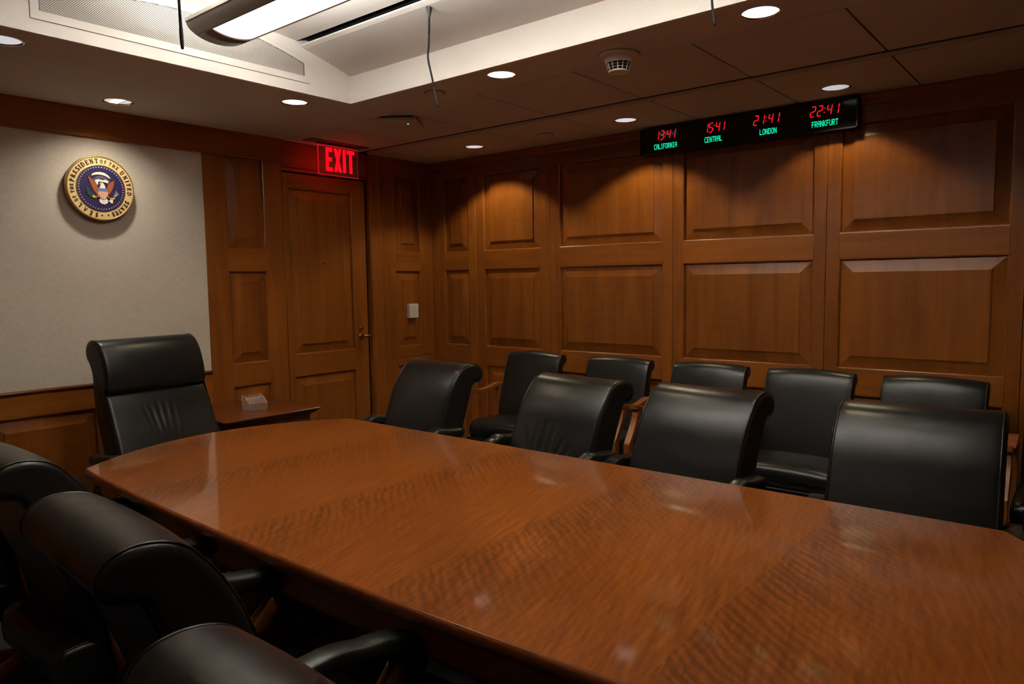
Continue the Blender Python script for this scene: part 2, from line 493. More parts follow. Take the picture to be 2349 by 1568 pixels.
# wainscot under the fabric
stile(fn_back, -3.185, XB1, .790, .905, wall_b, mat=W_X, name='rail')
stile(fn_back, -3.185, -3.06 - .05, .10, .790, wall_b)
stile(fn_back, -2.60, -2.515, .10, .790, wall_b)
stile(fn_back, -2.022, XB1, .10, .790, wall_b)
raised_panel(fn_back, -3.11, -2.60, .14, .790, wall_b)
raised_panel(fn_back, -2.515, -2.022, .14, .790, wall_b)
cap = MB()
prof = [(.905, -.02), (.905, .004), (.911, .009), (.918, .012), (.924, .010), (.927, .004), (.927, -.03)]
cap.rings([[fn_back(s, z, d) for z, d in prof] for s in (XB0, XB1)], smooth=False)
cap.build('chair_rail', RED_X, wall_b)
slab(MB(), fn_back, RX0, -1.385, 0, .14, -.022, .012).build('baseboard_back', W_X, None, kind='structure')
slab(MB(), fn_back, -.54, 0, 0, .14, -.022, .012).build('baseboard_back_2', W_X, None, kind='structure')
# fascia over the fabric and piers: a shallow sloping crown
mb = MB()
prof = [(2.252, -.03), (2.252, .006), (2.258, .010), (2.264, .010), (2.268, .016), (2.375, .034), (2.392, .040), (2.40, .040), (2.40, -.03)]
mb.rings([[fn_back(s, z, d) for z, d in prof] for s in (RX0, -1.395)], smooth=False)
mb.build('crown_fascia', W_X, wall_b)
slab(MB(), fn_back, -.54, 0, 2.262, 2.40, -.022, 0).build('top_rail', W_X, wall_b)
# door casing and head
slab(MB(), fn_back, -.655, -.54, 0, 2.40, -.04, .010).build('trim_2', W_Z, None, bevel=.004, kind='structure')
slab(MB(), fn_back, -.648, -.632, 0, 2.22, -.04, .016).build('casing_bead', W_Z, wall_b, bevel=.003)
slab(MB(), fn_back, -1.393, -.655, 2.232, 2.40, -.04, -.006).build('door_head', W_X, wall_b, bevel=.002)
slab(MB(), fn_back, -1.393, -.655, 2.206, 2.229, -.04, .002).build('door_head_bead', W_X, wall_b, bevel=.004)
# door leaf
DX0, DX1 = -1.378, -.690
door = slab(MB(), fn_back, DX0, DX1, .01, 2.195, -.040, -.026).build('door_1', W_Z); door['kind'] = 'structure'
P0, P1 = -1.338, -.808
def dst(s0, s1, z0, z1, mat=W_Z, name='stile'):
    slab(MB(), fn_back, s0, s1, z0, z1, -.030, -.004).build(name, mat, door, bevel=.0012, seg=1)
dst(DX0, P0, .01, 2.195); dst(P1, DX1, .01, 2.195)
dst(P0, P1, 2.100, 2.195, W_X, 'rail'); dst(P0, P1, .821, .967, W_X, 'rail'); dst(P0, P1, .01, .18, W_X, 'rail')
raised_panel(fn_back, P0, P1, .967, 2.100, door, base=-.004)
raised_panel(fn_back, P0, P1, .18, .821, door, base=-.004)
# lever handle and lock
hd = MB()
def yb(u, v, d): return (u, v, d)
def disc_back(mb, cx, cz, r, d0, d1, n=20, r1=None):
    r1 = r if r1 is None else r1
    mb.rings([[fn_back(cx + q * math.cos(2 * PI * k / n), cz + q * math.sin(2 * PI * k / n), d) for k in range(n)] for q, d in ((r, d0), (r1, d1))])
disc_back(hd, -.757, 1.062, .027, -.004, .006, r1=.022)
disc_back(hd, -.757, 1.062, .011, .004, .045)
hd.tube(catmull([fn_back(-.757, 1.062, .042), fn_back(-.775, 1.064, .047), fn_back(-.735, 1.064, .047)], 1), .010)
hd.tube(catmull([fn_back(-.765, 1.060, .045), fn_back(-.745, 1.064, .047), fn_back(-.715, 1.063, .046), fn_back(-.69, 1.058, .044)], 5), [.011] * 10 + [.009, .009, .008, .008, .007, .006], n=10)
hd.build('lever_handle', BRASS, door)
lk = MB(); disc_back(lk, -.757, 1.118, .019, -.004, .006, r1=.016); disc_back(lk, -.757, 1.118, .008, .006, .014)
lk.build('lock_cylinder', BRASS, door)
pp = MB(); disc_back(pp, -1.071, 1.593, .007, -.003, .0022, 14); pp.build('peephole', BLACKM, door)

# ------------------------------------------------------------------ ceiling
ceil = MB().box(RX0 - .1, .12, RY0 - .1, .14, 2.90, 3.0).build('ceiling', CEIL); ceil['kind'] = 'structure'
RH = .066                                        # downlight aperture radius
def sheet(x0, x1, y0, y1, holes, name, parent, gap=0, mat=CEIL, z=H, t=.012, hole=None):
    RH = hole or globals()['RH']
    """soffit sheet with round holes; holes sorted along its long side, one per band"""
    mb = MB(); x0 += gap; x1 -= gap; y0 += gap; y1 -= gap
    def quad(a, b, c, d):
        if b - a < 1e-5 or d - c < 1e-5: return
        mb.add([(a, c, z), (b, c, z), (b, d, z), (a, d, z)], [(0, 3, 2, 1)])
    alongx = (x1 - x0) > (y1 - y0)
    hs = sorted(holes, key=lambda h: h[0] if alongx else h[1])
    cur = x0 if alongx else y0
    S = RH * 1.25; n = 48
    for hx, hy in hs:
        if alongx:
            quad(cur, hx - S, y0, y1); quad(hx - S, hx + S, y0, hy - S); quad(hx - S, hx + S, hy + S, y1); cur = hx + S
        else:
            quad(x0, x1, cur, hy - S); quad(x0, hx - S, hy - S, hy + S); quad(hx + S, x1, hy - S, hy + S); cur = hy + S
        vs = []
        for k in range(n):
            a = 2 * PI * k / n; c, s_ = math.cos(a), math.sin(a)
            q = S / max(abs(c), abs(s_))
            vs += [(hx + RH * c, hy + RH * s_, z), (hx + q * c, hy + q * s_, z)]
        fs = [(2 * k, 2 * ((k + 1) % n), 2 * ((k + 1) % n) + 1, 2 * k + 1) for k in range(n)]
        mb.add(vs, fs)
    if alongx: quad(cur, x1, y0, y1)
    else: quad(x0, x1, cur, y1)
    # turned-up edges give the sheet its thickness
    mb.add([(x0, y0, z), (x1, y0, z), (x1, y1, z), (x0, y1, z), (x0, y0, z + t), (x1, y0, z + t), (x1, y1, z + t), (x0, y1, z + t)],
           [(0, 1, 5, 4), (1, 2, 6, 5), (2, 3, 7, 6), (3, 0, 4, 7)])
    o = mb.build(name, mat, parent, fix=False)
    return o

TX0, TX1, TY0, TY1 = -3.428, -1.687, -4.12, -1.121     # tray opening
XC = (TX0 + TX1) / 2
pos = {k[0]: (k[1], k[2]) for k in LIGHTS}
SL = (SEAL_LIGHT['x'], SEAL_LIGHT['y'])
TI = -1.385                                      # edge of the tiled border
sheet(TX1, TI, RY0, -.0, [pos['D4'], pos['D5']], 'soffit_sheet', ceil)
# far soffit split so that each band holds one light
sheet(RX0, TX1, -.62, 0, [SL], 'soffit_sheet', ceil)
sheet(RX0, TX1, TY1, -.62, [pos['D1'], pos['D3']], 'soffit_sheet', ceil)
sheet(RX0, TX0, RY0, TY1, [pos['D9'], pos['D10']], 'soffit_sheet', ceil)
sheet(TX0, TX1, RY0, TY0, [], 'soffit_sheet', ceil)
SX0, SX1 = -.742, -.655                          # slot diffuser
# dark plenum sheet seen in the joints
sheet(TI, SX0 - .002, RY0, .02, [], 'joint_backing', ceil, mat=GROOVE, z=H + .008, t=.001)
sheet(SX1 + .002, .02, RY0, .02, [pos[k] for k in ('D6', 'D7', 'D8')], 'joint_backing', ceil, mat=GROOVE, z=H + .008, t=.001, hole=RH + .011)
YS = [0.0, -.575, -1.160, -1.745, -2.335, -2.920, -3.505, -4.09, -4.675, RY0]
for i in range(len(YS) - 1):
    y1, y0 = YS[i], YS[i + 1]
    for x0, x1 in ((TI, SX0), (SX1, 0.0)):
        hl = [p for k, p in pos.items() if k in ('D6', 'D7', 'D8') and x0 < p[0] < x1 and y0 < p[1] < y1]
        sheet(x0, x1, y0, y1, hl, 'ceiling_tile', ceil, gap=.0042, t=.007)

# slot diffuser: two blades and three fins
sd = thing('slot_diffuser', 'long dark linear air slot running along the tiled ceiling parallel to the clock wall', 'vent', (0, 0, H))
def bl(n, x0, x1, z0, z1, m):
    MB().box(x0, x1, RY0 + .02, -.06, z0 - H, z1 - H).build(n, m, sd)
bl('slot_throat', SX0 - .001, SX1 + .001, H + .005, H + .008, GROOVE)
bl('fin', SX0 + .034, SX0 + .050, H - .004, H + .0045, CEIL)
bl('fin', SX1 - .012, SX1 - .001, H - .002, H + .0045, CEIL)

# tray: side faces, vault panels, slots
def vz(u): return 2.687 - .188 * u * u
ZE = vz((TX1 - TX0) / 2)
mb = MB()
for x in (TX0, TX1):
    xi, xo = (x - .002, x + .02) if x == TX1 else (x + .002, x - .02)
    mb.box(min(xi, xo), max(xi, xo), TY0 + .002, TY1 - .002, H - .0005, ZE + .01)
mb.build('tray_side', TRAY, ceil)
for y, sg in ((TY1, 1), (TY0, -1)):
    poly = [(TX0 - .02, H - .0005)] + [(TX1 + .02, H - .0005)] + [(XC + u, 2.70) for u in (.89, -.89)]
    MB().prism(poly, lambda u, v, d: (u, d, v), y - .002 * sg, y + .02 * sg).build('tray_end', TRAY, ceil)
U0, U1 = .545, .590
def strip(us, zf, name, t=.012):
    rings = []
    for y in (TY0, TY1):
        rings.append([(XC + u, y, zf(u)) for u in us] + [(XC + u, y, zf(u) + t) for u in reversed(us)])
    MB().rings(rings, smooth=False).build(name, TRAY, ceil)
zc = lambda u: 2.674 - .096 * u * u
strip([(-U0 + 2 * U0 * k / 24) for k in range(25)], zc, 'vault_panel')
for sg in (1, -1):
    us = [sg * (U1 + (.872 - U1) * k / 8) for k in range(9)]
    strip(us, lambda u: vz(abs(u)) - .006, 'vault_panel')
    # bright upturned lip beside the slot
    lip = [(sg * U1, vz(U1) - .006), (sg * (U1 - .022), vz(U1) + .004), (sg * (U1 - .022), vz(U1) + .010), (sg * (U1 + .002), vz(U1) + .004)]
    MB().rings([[(XC + u, y, z) for u, z in lip] for y in (TY0, TY1)], smooth=False).build('slot_lip', TRAY, ceil)
    MB().box(XC + sg * .572 - .045, XC + sg * .572 + .045, TY0, TY1, 2.66, 2.67).build('slot_throat', GROOVE, ceil)

# ------------------------------------------------------------------ arched return grille on the tray end
gr = thing('air_grille', 'arched perforated air grille on the white end face of the ceiling recess', 'vent', (XC, TY1 - .002, H))
GX = .583                                        # half width of the perforated field
def g_top(u): return 2.636 - .27 * u * u         # top arc of perforated field
G0 = 2.484
def gp(u, v, d): return (u, -d, v - H)
FR = .612
outer = [(-FR, 2.452), (FR, 2.452)] + [(FR - 2 * FR * k / 24, g_top(FR - 2 * FR * k / 24) + .022) for k in range(25)]
inner = [(-GX, G0), (GX, G0)] + [(GX - 2 * GX * k / 24, g_top(GX - 2 * GX * k / 24)) for k in range(25)]
big = [(-FR - .0016, 2.4504), (FR + .0016, 2.4504)] + [(a * 1.0026, b + .0016) for a, b in outer[2:]]
MB().prism(big, gp, .0005, .0014).build('gap_shade_plate', plain('grille_cavity_shade', (.10, .085, .07), .9), gr)  # solid backing plate; its brown stands in for the half-lit cavity and shaded gap
mb = MB()
n = len(outer)
mb.add([gp(u, v, .0040) for u, v in outer] + [gp(u, v, .0040) for u, v in inner] + [gp(u, v, .0014) for u, v in outer],
       [(i, (i + 1) % n, n + (i + 1) % n, n + i) for i in range(n)] + [(i, (i + 1) % n, 2 * n + (i + 1) % n, 2 * n + i) for i in range(n)])
mb.build('grille_frame', TRAY, gr)
mb = MB(); pt = .0084; hs_ = .0026; row = 0
z = G0
while z < 2.64:
    u = -GX + (pt / 2 if row % 2 else 0)
    while u + pt <= GX + 1e-4:
        zt = min(g_top(u), g_top(u + pt))
        if z + pt * .5 <= zt:
            c, d = u + pt / 2, z + pt / 4
            o = [(u, z), (u + pt, z), (u + pt, z + pt * .5), (u, z + pt * .5)]
            i = [(c - hs_, d - hs_ * .62), (c + hs_, d - hs_ * .62), (c + hs_, d + hs_ * .62), (c - hs_, d + hs_ * .62)]
            mb.add([gp(a, b, .0032) for a, b in o + i], [(k, (k + 1) % 4, 4 + (k + 1) % 4, 4 + k) for k in range(4)])
        u += pt
    z += pt * .5; row += 1
mb.build('perforated_plate', TRAY, gr, fix=False)

# ------------------------------------------------------------------ pendant luminaire
LX, LZ = -2.577, 2.500
LY0, LY1 = -3.86, -1.385
lum = thing('pendant_light', 'long grey half-round pendant light with glowing lens in the ceiling recess', 'lamp', (LX, 0, LZ))
HW, DP = .131, .062
def shell(a, off=0): return (math.cos(a) * (HW - off), -math.sin(a) * (DP - off))
A0, A1 = math.radians(44), math.radians(131)     # lens sector (from +x, below)
LE = .115                                        # closed metal end
def arcs(a, b, n): return [a + (b - a) * k / n for k in range(n + 1)]
mb = MB()
def shell_piece(a, b, y0, y1, n):
    an = arcs(a, b, n)
    mb.rings([[(shell(q)[0], y, shell(q)[1]) for q in an] + [(shell(q, .006)[0], y, shell(q, .006)[1]) for q in reversed(an)] for y in (y0, y1)], smooth=True)
shell_piece(0, A0, LY0, LY1, 10); shell_piece(A1, PI, LY0, LY1, 10)
shell_piece(A0, A1, LY1 - LE, LY1, 16); shell_piece(A0, A1, LY0, LY0 + LE, 16)
mb.build('housing', DARKMET, lum)
for y in (LY0, LY1):
    an = arcs(0, PI, 28)
    MB().prism([(shell(q, .004)[0], shell(q, .004)[1]) for q in an], lambda u, v, d: (u, d, v), y - .003 * (1 if y == LY1 else -1), y - .006 * (1 if y == LY1 else -1)).build('end_cap', DARKMET, lum)
an = arcs(A0, A1, 16)
MB().rings([[(shell(q, .005)[0], y, shell(q, .005)[1]) for q in an] for y in (LY0 + LE, LY1 - LE)], closed=False, caps=False).build('lens', LENS, lum)
MB().box(-.085, .085, LY0 + .12, LY1 - .10, -.012, -.006).build('uplight_lamp', UPL, lum)
rim = MB()
for sg in (1, -1):
    rim.box(sg * HW - .004, sg * HW + .004, LY0, LY1, -.004, .010)
rim.build('rim_rail', TRAY, lum)
for y in (-2.2, -3.4):
    MB().cyl(0, y, -.006, zc(0) - LZ + .004, .006, n=10).build('suspension_rod', STEEL, lum)

# ------------------------------------------------------------------ recessed downlights
DL_LABEL = {
 'D1': 'round recessed downlight at the far left edge of the ceiling',
 'D3': 'white recessed downlight between the recess corner and the exit sign end of the room',
 'D4': 'glowing recessed downlight left of the smoke detector beside the long recess edge',
 'D5': 'largest glowing recessed downlight near the top right, right of the smoke detector',
 'D9': 'recessed downlight over the left row of chairs, outside the picture, farther one',
 'D10': 'recessed downlight over the left foreground chairs, outside the picture, nearer one',
 'D6': 'recessed downlight above the left end of the clock bar',
 'D7': 'farthest recessed downlight near the corner above the door side of the panelled wall',
 'D8': 'recessed downlight with visible reflector above the right end of the clock bar',
}
def can(x, y, label, em, col=(1, .95, .90)):
    t = thing('downlight', label, 'lamp', (x, y, H), group='recessed ceiling downlights')
    mb = MB()
    mb.lathe(0, 0, [(RH + .006, -.0015), (RH + .004, -.0025), (RH, -.002), (RH - .002, 0), (RH - .006, .03), (RH - .014, .055), (RH - .020, .066)], 40)
    mb.build('reflector', CHROME, t, fix=False)
    lm = MB(); lm.cyl(0, 0, .003, .066, RH - .003, n=32)
    lm.build('lamp_disc', emit('lamp_' + str(round(x * 100)) + str(round(y * 100)), col, em), t)
    hs = MB(); hs.cyl(0, 0, .0685, .08, RH + .012, n=32); hs.cyl(0, 0, .003, .08, RH + .010, n=32, caps=False)
    hs.build('can_housing', BLACKM, t)
    return t
def spot(name, x, y, z, watts, cone, blend, target=None, parent=None, col=WARM, size=.03):
    l = bpy.data.lights.new(name, 'SPOT'); l.energy = watts; l.spot_size = math.radians(cone); l.spot_blend = blend
    l.shadow_soft_size = size; l.color = col
    o = bpy.data.objects.new(name, l); COL.objects.link(o); o.location = (x, y, z)
    if target is not None:
        o.rotation_euler = (Vector(target) - Vector((x, y, z))).to_track_quat('-Z', 'Y').to_euler()
    if parent is not None:
        o.parent = parent; o.location = (x - parent.location.x, y - parent.location.y, z - parent.location.z)
    return o
for k, x, y, wt, cone, bl_, em in LIGHTS:
    t = can(x, y, DL_LABEL[k], em, (1, .96, .93) if em > 1 else (.93, .95, 1))
    spot('lamp_light', x, y, H - .002, wt, cone, bl_, parent=t)
t = can(*SL, 'adjustable recessed downlight aimed at the round seal on the wall', .78, col=(1, .90, .76))
MB().box(-.024, .018, -.058, .056, .0012, .0035).build('bright_lamp', emit('accent_lamp', (1, .98, .92), 2.2), t)
MB().box(.020, .024, -.058, .056, .0012, .0035).build('shield', plain('lamp_shield', (.3, .27, .22), .5), t)
spot('lamp_light', *SL, H - .002, SEAL_LIGHT['watts'], SEAL_LIGHT['cone'], SEAL_LIGHT['blend'], target=(SL[0] - .03, -.26, 1.2), size=.045, parent=t, col=(1, .88, .73))

# ------------------------------------------------------------------ small ceiling fittings
sm = thing('smoke_detector', 'white round smoke detector with slotted cage on the ceiling', 'detector', (-1.462, -2.625, H))
MB().lathe(0, 0, [(0, -.001), (.088, -.001), (.090, -.006), (.080, -.013), (.055, -.018)], 36).build('base_plate', CEIL, sm)
MB().lathe(0, 0, [(.058, -.014), (.060, -.024), (.056, -.036), (.052, -.038)], 36).build('body', WHITEP, sm)
MB().lathe(0, 0, [(.047, -.037), (.040, -.064), (0, -.064)], 36).build('sensor_core', GROOVE, sm)
cg = MB()
for k in range(14):
    a = 2 * PI * k / 14; c, s_ = math.cos(a), math.sin(a)
    cg.tube([(.054 * c, .054 * s_, -.036), (.050 * c, .050 * s_, -.052), (.043 * c, .043 * s_, -.070)], .0022, n=6)
cg.lathe(0, 0, [(.0525, -.047), (.054, -.048), (.0525, -.049), (.0515, -.048), (.0525, -.047)], 36)
cg.lathe(0, 0, [(.048, -.058), (.0495, -.059), (.048, -.060), (.047, -.059), (.048, -.058)], 36)
cg.lathe(0, 0, [(0, -.068), (.042, -.068), (.045, -.071), (.040, -.075), (0, -.075)], 36)
cg.build('cage', WHITEP, sm)
for x, y, lb in ((-1.548, -1.61, 'small flush round cover plate on the ceiling behind the hanging microphone'),
                 (-.333, -1.40, 'small flush round cover plate between two downlights near the clock wall')):
    t = thing('cover_plate', lb, 'cover', (x, y, H))
    MB().lathe(0, 0, [(0, -.008), (.040, -.008), (.046, -.006), (.048, -.0005)], 32).build('plate', CEIL, t)
    MB().lathe(0, 0, [(.0495, -.0003), (.0525, -.004), (.0555, -.0003)], 32).build('ring', plain('plate_ring', (.25, .20, .17), .6), t)
wb = thing('wireless_unit', 'low ceiling unit with tiny green light between downlights and exit sign', 'device', (-1.255, -1.03, H), math.radians(35))
MB().prism([(-.115, -.115), (.115, -.115), (.115, .115), (-.115, .115)], lambda u, v, d: (u, v, d), -.036, -.008).build('case', OFFW, wb, bevel=.012, seg=3)
MB().box(-.09, .09, -.09, .09, -.009, 0).build('mount', BLACKP, wb)
MB().lathe(0, 0, [(0, -.0378), (.0045, -.0375), (.005, -.0355)], 12).build('status_light', emit('green_led', (.08, 1, .55), 3), wb)
wb.children[-1].location = (-.048, -.055, 0)
rs = thing('sensor_dot', 'tiny red indicator dot on the slot diffuser', 'indicator', (-.700, -2.905, H - .004))
MB().lathe(0, 0, [(0, -.004), (.004, -.003), (.005, .001)], 10).build('red_light', emit('red_led', (1, .02, .02), .35), rs)
MB().lathe(0, 0, [(.005, .001), (.0075, -.001), (.0095, .001)], 10).build('bezel', BLACKP, rs)

# hanging microphones
def mic(pts, boot, label):
    t = thing('hanging_microphone', label, 'microphone', pts[0], group='microphones hung from the ceiling recess')
    p0 = Vector(pts[0])
    rel = [Vector(p) - p0 for p in pts]
    path = catmull(rel, 6)
    MB().tube(path[:-8], .0042, n=8).build('cord', CORD, t)
    MB().tube(path[-9:], [.0045] * 3 + [.0055] * 4 + [.005, .004], n=8).build('capsule', CORD, t)
    MB().lathe(0, 0, [(.016, .012), (.015, -.02), (.010, -.045), (.005, -.065), (.0042, -.07)], 14).build('boot', BLACKP, t)
    return t
mic([(-1.95, -1.990, 2.640), (-1.951, -1.989, 2.55), (-1.953, -1.985, 2.46), (-1.952, -1.978, 2.405), (-1.95, -1.995, 2.33), (-1.95, -2.015, 2.255), (-1.95, -2.030, 2.194)], True,
    'bent black microphone wire hanging in front of the white recess edge, middle of the picture')
mic([(-1.95, -3.235, 2.640), (-1.95, -3.245, 2.5), (-1.95, -3.257, 2.33), (-1.95, -3.262, 2.29), (-1.95, -3.268, 2.25)], True,
    'black microphone wire hanging beside the largest downlight at the top right')
mic([(-3.165, -2.222, 2.640), (-3.165, -2.226, 2.45), (-3.165, -2.234, 2.24), (-3.165, -2.237, 2.17), (-3.165, -2.240, 2.108)], True,
    'straight black microphone wire hanging in front of the perforated grille')

# ------------------------------------------------------------------ exit sign
RED_E = emit('exit_red', (1, .003, .012), 1.25)
REDGE = emit('exit_edge', (1, .01, .03), .58)
ex = thing('exit_sign', 'red glowing EXIT sign on clear panel hanging over the door', 'sign', (-1.048, -.17, H))
SW, SZ0, SZ1 = .163, 2.184 - H, 2.379 - H
MB().box(-.245, .225, -.055, .055, -.006, 0).build('ceiling_plate', DARKMET, ex, bevel=.002)
MB().box(-SW - .002, SW + .002, -.010, .010, SZ1, -.006).build('holder_bar', plain('exit_bar', (.25, .02, .02), .4), ex)
MB().box(-SW, SW, -.003, .003, SZ0, SZ1).build('clear_panel', ACRYL, ex)
e = MB()
e.box(-SW - .003, -SW, -.004, .004, SZ0 - .003, SZ1); e.box(-SW, SW + .003, -.004, .004, SZ0 - .003, SZ0)
e.box(-SW, SW, -.0045, .0045, SZ1 - .003, SZ1)
e.build('glowing_edge', REDGE, ex)
MB().box(SW, SW + .0015, -.004, .004, SZ0, SZ1).build('glowing_edge', emit('exit_edge_dim', (1, .05, .08), .08), ex)
def sign_letter(polys):
    m = MB()
    for poly in polys:
        m.prism([(-SW + u * 2 * SW, SZ0 + v * (SZ1 - SZ0)) for u, v in poly], lambda u, v, d: (u, -d, v), .0036, .0050)
    m.build('letter', RED_E, ex)
b0, b1 = .125, .925
def R_(u0, u1, v0, v1): return [(u0, v0), (u1, v0), (u1, v1), (u0, v1)]
sign_letter([R_(.175, .245, b0, b1), R_(.245, .345, b0, b0 + .135), R_(.245, .345, b1 - .135, b1), R_(.245, .33, .46, .595)])
sign_letter([[(.375, b0), (.455, b0), (.475, .26), (.495, b0), (.58, b0), (.515, .525), (.575, b1), (.50, b1), (.477, .77), (.455, b1), (.375, b1), (.44, .525)]])
sign_letter([R_(.607, .685, b0, b1)])
sign_letter([R_(.71, .915, b1 - .135, b1), R_(.775, .85, b0, b1 - .135)])
lg = bpy.data.lights.new('sign_glow', 'AREA'); lg.shape = 'RECTANGLE'; lg.size = .30; lg.size_y = .17; lg.energy = .12; lg.color = (1, .02, .02)
lo = bpy.data.objects.new('sign_glow', lg); COL.objects.link(lo); lo.parent = ex; lo.location = (0, .008, -.115)
lo.rotation_euler = (PI / 2, 0, 0)

# ------------------------------------------------------------------ world clock
CX = -.062
CY0, CY1 = -3.228, -1.952
CZ0, CZ1 = 2.226, 2.386
clk = thing('world_clock', 'long black wall clock bar with four red times and green city names', 'clock', (0, 0, 0))
DISP = plain('clock_face', (.004, .004, .005), .12)
MB().box(CX, -.001, CY0, CY1, CZ0, CZ1).build('clock_case', BLACKP, clk, bevel=.004)
fb = MB(); t_ = .007
for a in ((CY0, CY1, CZ0, CZ0 + t_), (CY0, CY1, CZ1 - t_, CZ1), (CY0, CY0 + t_, CZ0, CZ1), (CY1 - t_, CY1, CZ0, CZ1)):
    fb.box(CX - .010, CX + .001, *a)
fb.build('bezel', BLACKM, clk)
MB().box(CX - .003, CX + .0005, CY0 + t_, CY1 - t_, CZ0 + t_, CZ1 - t_).build('display_face', DISP, clk)
LEDR = emit('red_digits', (1, .012, .02), 1.0)
LEDG = emit('green_letters', (.01, .95, .52), 1.0)
SEG = {'0': 'abcdef', '1': 'bc', '2': 'abged', '3': 'abgcd', '4': 'fgbc', '5': 'afgcd'}
def clk_pt(y, z, d): return (CX - .003 - d, y, z)
def seg_digit(mb, ch, yc, zc_, wd, ht, th, sl=.16):
    # yc is left edge (+y is left in the view), digit extends towards -y
    hw = wd; g = th * .5
    q = {'a': ((g, ht), (hw - g, ht)), 'd': ((g, 0), (hw - g, 0)), 'g': ((g, ht / 2), (hw - g, ht / 2)),
         'f': ((0, ht / 2 + g), (0, ht - g)), 'b': ((hw, ht / 2 + g), (hw, ht - g)),
         'e': ((0, g), (0, ht / 2 - g)), 'c': ((hw, g), (hw, ht / 2 - g))}
    for s_ in SEG[ch]:
        (u0, v0), (u1, v1) = q[s_]
        dx, dy = u1 - u0, v1 - v0; L_ = math.hypot(dx, dy); nx, ny = -dy / L_ * th / 2, dx / L_ * th / 2
        ex_, ey_ = dx / L_ * th * .3, dy / L_ * th * .3
        poly = [(u0 - ex_, v0 - ey_), (u0 + nx, v0 + ny), (u1 + nx, v1 + ny), (u1 + ex_, v1 + ey_), (u1 - nx, v1 - ny), (u0 - nx, v0 - ny)]
        mb.prism([(yc - (u + sl * v), zc_ + v) for u, v in poly], clk_pt, .0002, .0012)
F57 = {
 'A': '01110 10001 10001 11111 10001 10001 10001', 'B': '11110 10001 11110 10001 10001 10001 11110',
 'C': '01111 10000 10000 10000 10000 10000 01111', 'D': '11110 10001 10001 10001 10001 10001 11110',
 'E': '11111 10000 10000 11110 10000 10000 11111', 'F': '11111 10000 10000 11110 10000 10000 10000',
 'I': '01110 00100 00100 00100 00100 00100 01110', 'K': '10001 10010 10100 11000 10100 10010 10001',
 'L': '10000 10000 10000 10000 10000 10000 11111', 'N': '10001 11001 11001 10101 10011 10011 10001',
 'O': '01110 10001 10001 10001 10001 10001 01110', 'R': '11110 10001 10001 11110 10100 10010 10001',
 'T': '11111 00100 00100 00100 00100 00100 00100', 'U': '10001 10001 10001 10001 10001 10001 01110'}
CLK = [('13:41', 'CALIFORNIA', -2.052, -2.196, -2.046, -2.200), ('15:41', 'CENTRAL', -2.374, -2.510, -2.380, -2.488),
       ('21:41', 'LONDON', -2.674, -2.826, -2.711, -2.806), ('22:41', 'FRANKFURT', -2.986, -3.140, -2.996, -3.130)]
for tm, ct, ya, yb_, na, nb in CLK:
    mb = MB(); W_ = ya - yb_
    ht = .0520; zb = 2.3125; dw = .0215; pitch = (W_ - dw - .012) / 3.35
    xs = [0, pitch, pitch * 2.35, pitch * 3.35]
    win = MB().prism([(ya + .006, zb - .006), (yb_ - .012, zb - .006), (yb_ - .012, zb + ht + .006), (ya + .006, zb + ht + .006)], clk_pt, -.001, .0001).build('time_window', DISP, clk)
    for ch, x in zip(tm.replace(':', ''), xs):
        mb = MB(); seg_digit(mb, ch, ya - x, zb, dw, ht, .0054); mb.build('digit', LEDR, win)
    for zz in (.015, .037):
        u = pitch * 2.35 - .010 + .16 * zz - .004
        mb = MB(); mb.prism([(ya - u + .0032 * math.cos(a), zb + zz + .0032 * math.sin(a)) for a in [2 * PI * k / 8 for k in range(8)]], clk_pt, .0002, .0012)
        mb.build('colon_dot', LEDR, win)
    mb = MB(); n = len(ct); cw = (na - nb) / (n * 6 - 1); ch_ = .0315 / 7
    for i, c in enumerate(ct):
        for r_, rowb in enumerate(F57[c].split()):
            for q in range(5):
                if rowb[q] == '1':
                    y = na - (i * 6 + q) * cw; zz = 2.2545 + (6 - r_) * ch_
                    mb.prism([(y - cw * 1.06, zz), (y + cw * .06, zz), (y + cw * .06, zz + ch_ * 1.04), (y - cw * 1.06, zz + ch_ * 1.04)], clk_pt, .0002, .0009)
    mb.build('city_name', LEDG, clk)

# ------------------------------------------------------------------ round seal
SR = .1735
seal = thing('round_seal', 'round gold rimmed seal with eagle and lettering hanging on the pale wall', 'emblem', (-2.528, .006, 1.981))
def sp(u, v, d): return (u * SR, -(d), v * SR)
GOLD = plain('seal_gold', (.42, .27, .085), .35, .5, var=.05)
CREAM = plain('seal_cream', (.74, .55, .25), .5, var=.03)
NAVY = plain('seal_navy', (.020, .012, .075), .45)
SWHITE = plain('seal_white', (.80, .74, .62), .5)
INK = plain('seal_ink', (.035, .022, .012), .5)
SBROWN = plain('seal_brown', (.30, .085, .015), .5, var=.2)
SGREEN = plain('seal_green', (.03, .11, .045), .5)
SYEL = plain('seal_yellow', (.55, .38, .05), .5)
SRED = plain('seal_red', (.50, .10, .07), .5)
SBLUE = plain('seal_blue', (.12, .18, .35), .5)
SGREY = plain('seal_grey', (.38, .37, .38), .5)
D0 = .046
def sdisc(mb, prof, n=96):
    mb.rings([[sp(r * math.cos(2 * PI * k / n), r * math.sin(2 * PI * k / n), d) for k in range(n)] for r, d in prof], caps=True)
mb = MB(); sdisc(mb, [(.93, .012), (.985, .014), (1.0, .022), (1.0, D0 - .006), (.985, D0), (.955, D0 + .001), (.940, D0 - .004)])
mb.build('rim', GOLD, seal)
mb = MB(); sdisc(mb, [(.945, D0 - .006), (.945, D0 - .002)]); mb.build('lettered_ring', CREAM, seal)
mb = MB(); sdisc(mb, [(.725, D0 - .004), (.725, D0 - .0005), (.70, D0 - .0005)]); mb.build('inner_ring', GOLD, seal)
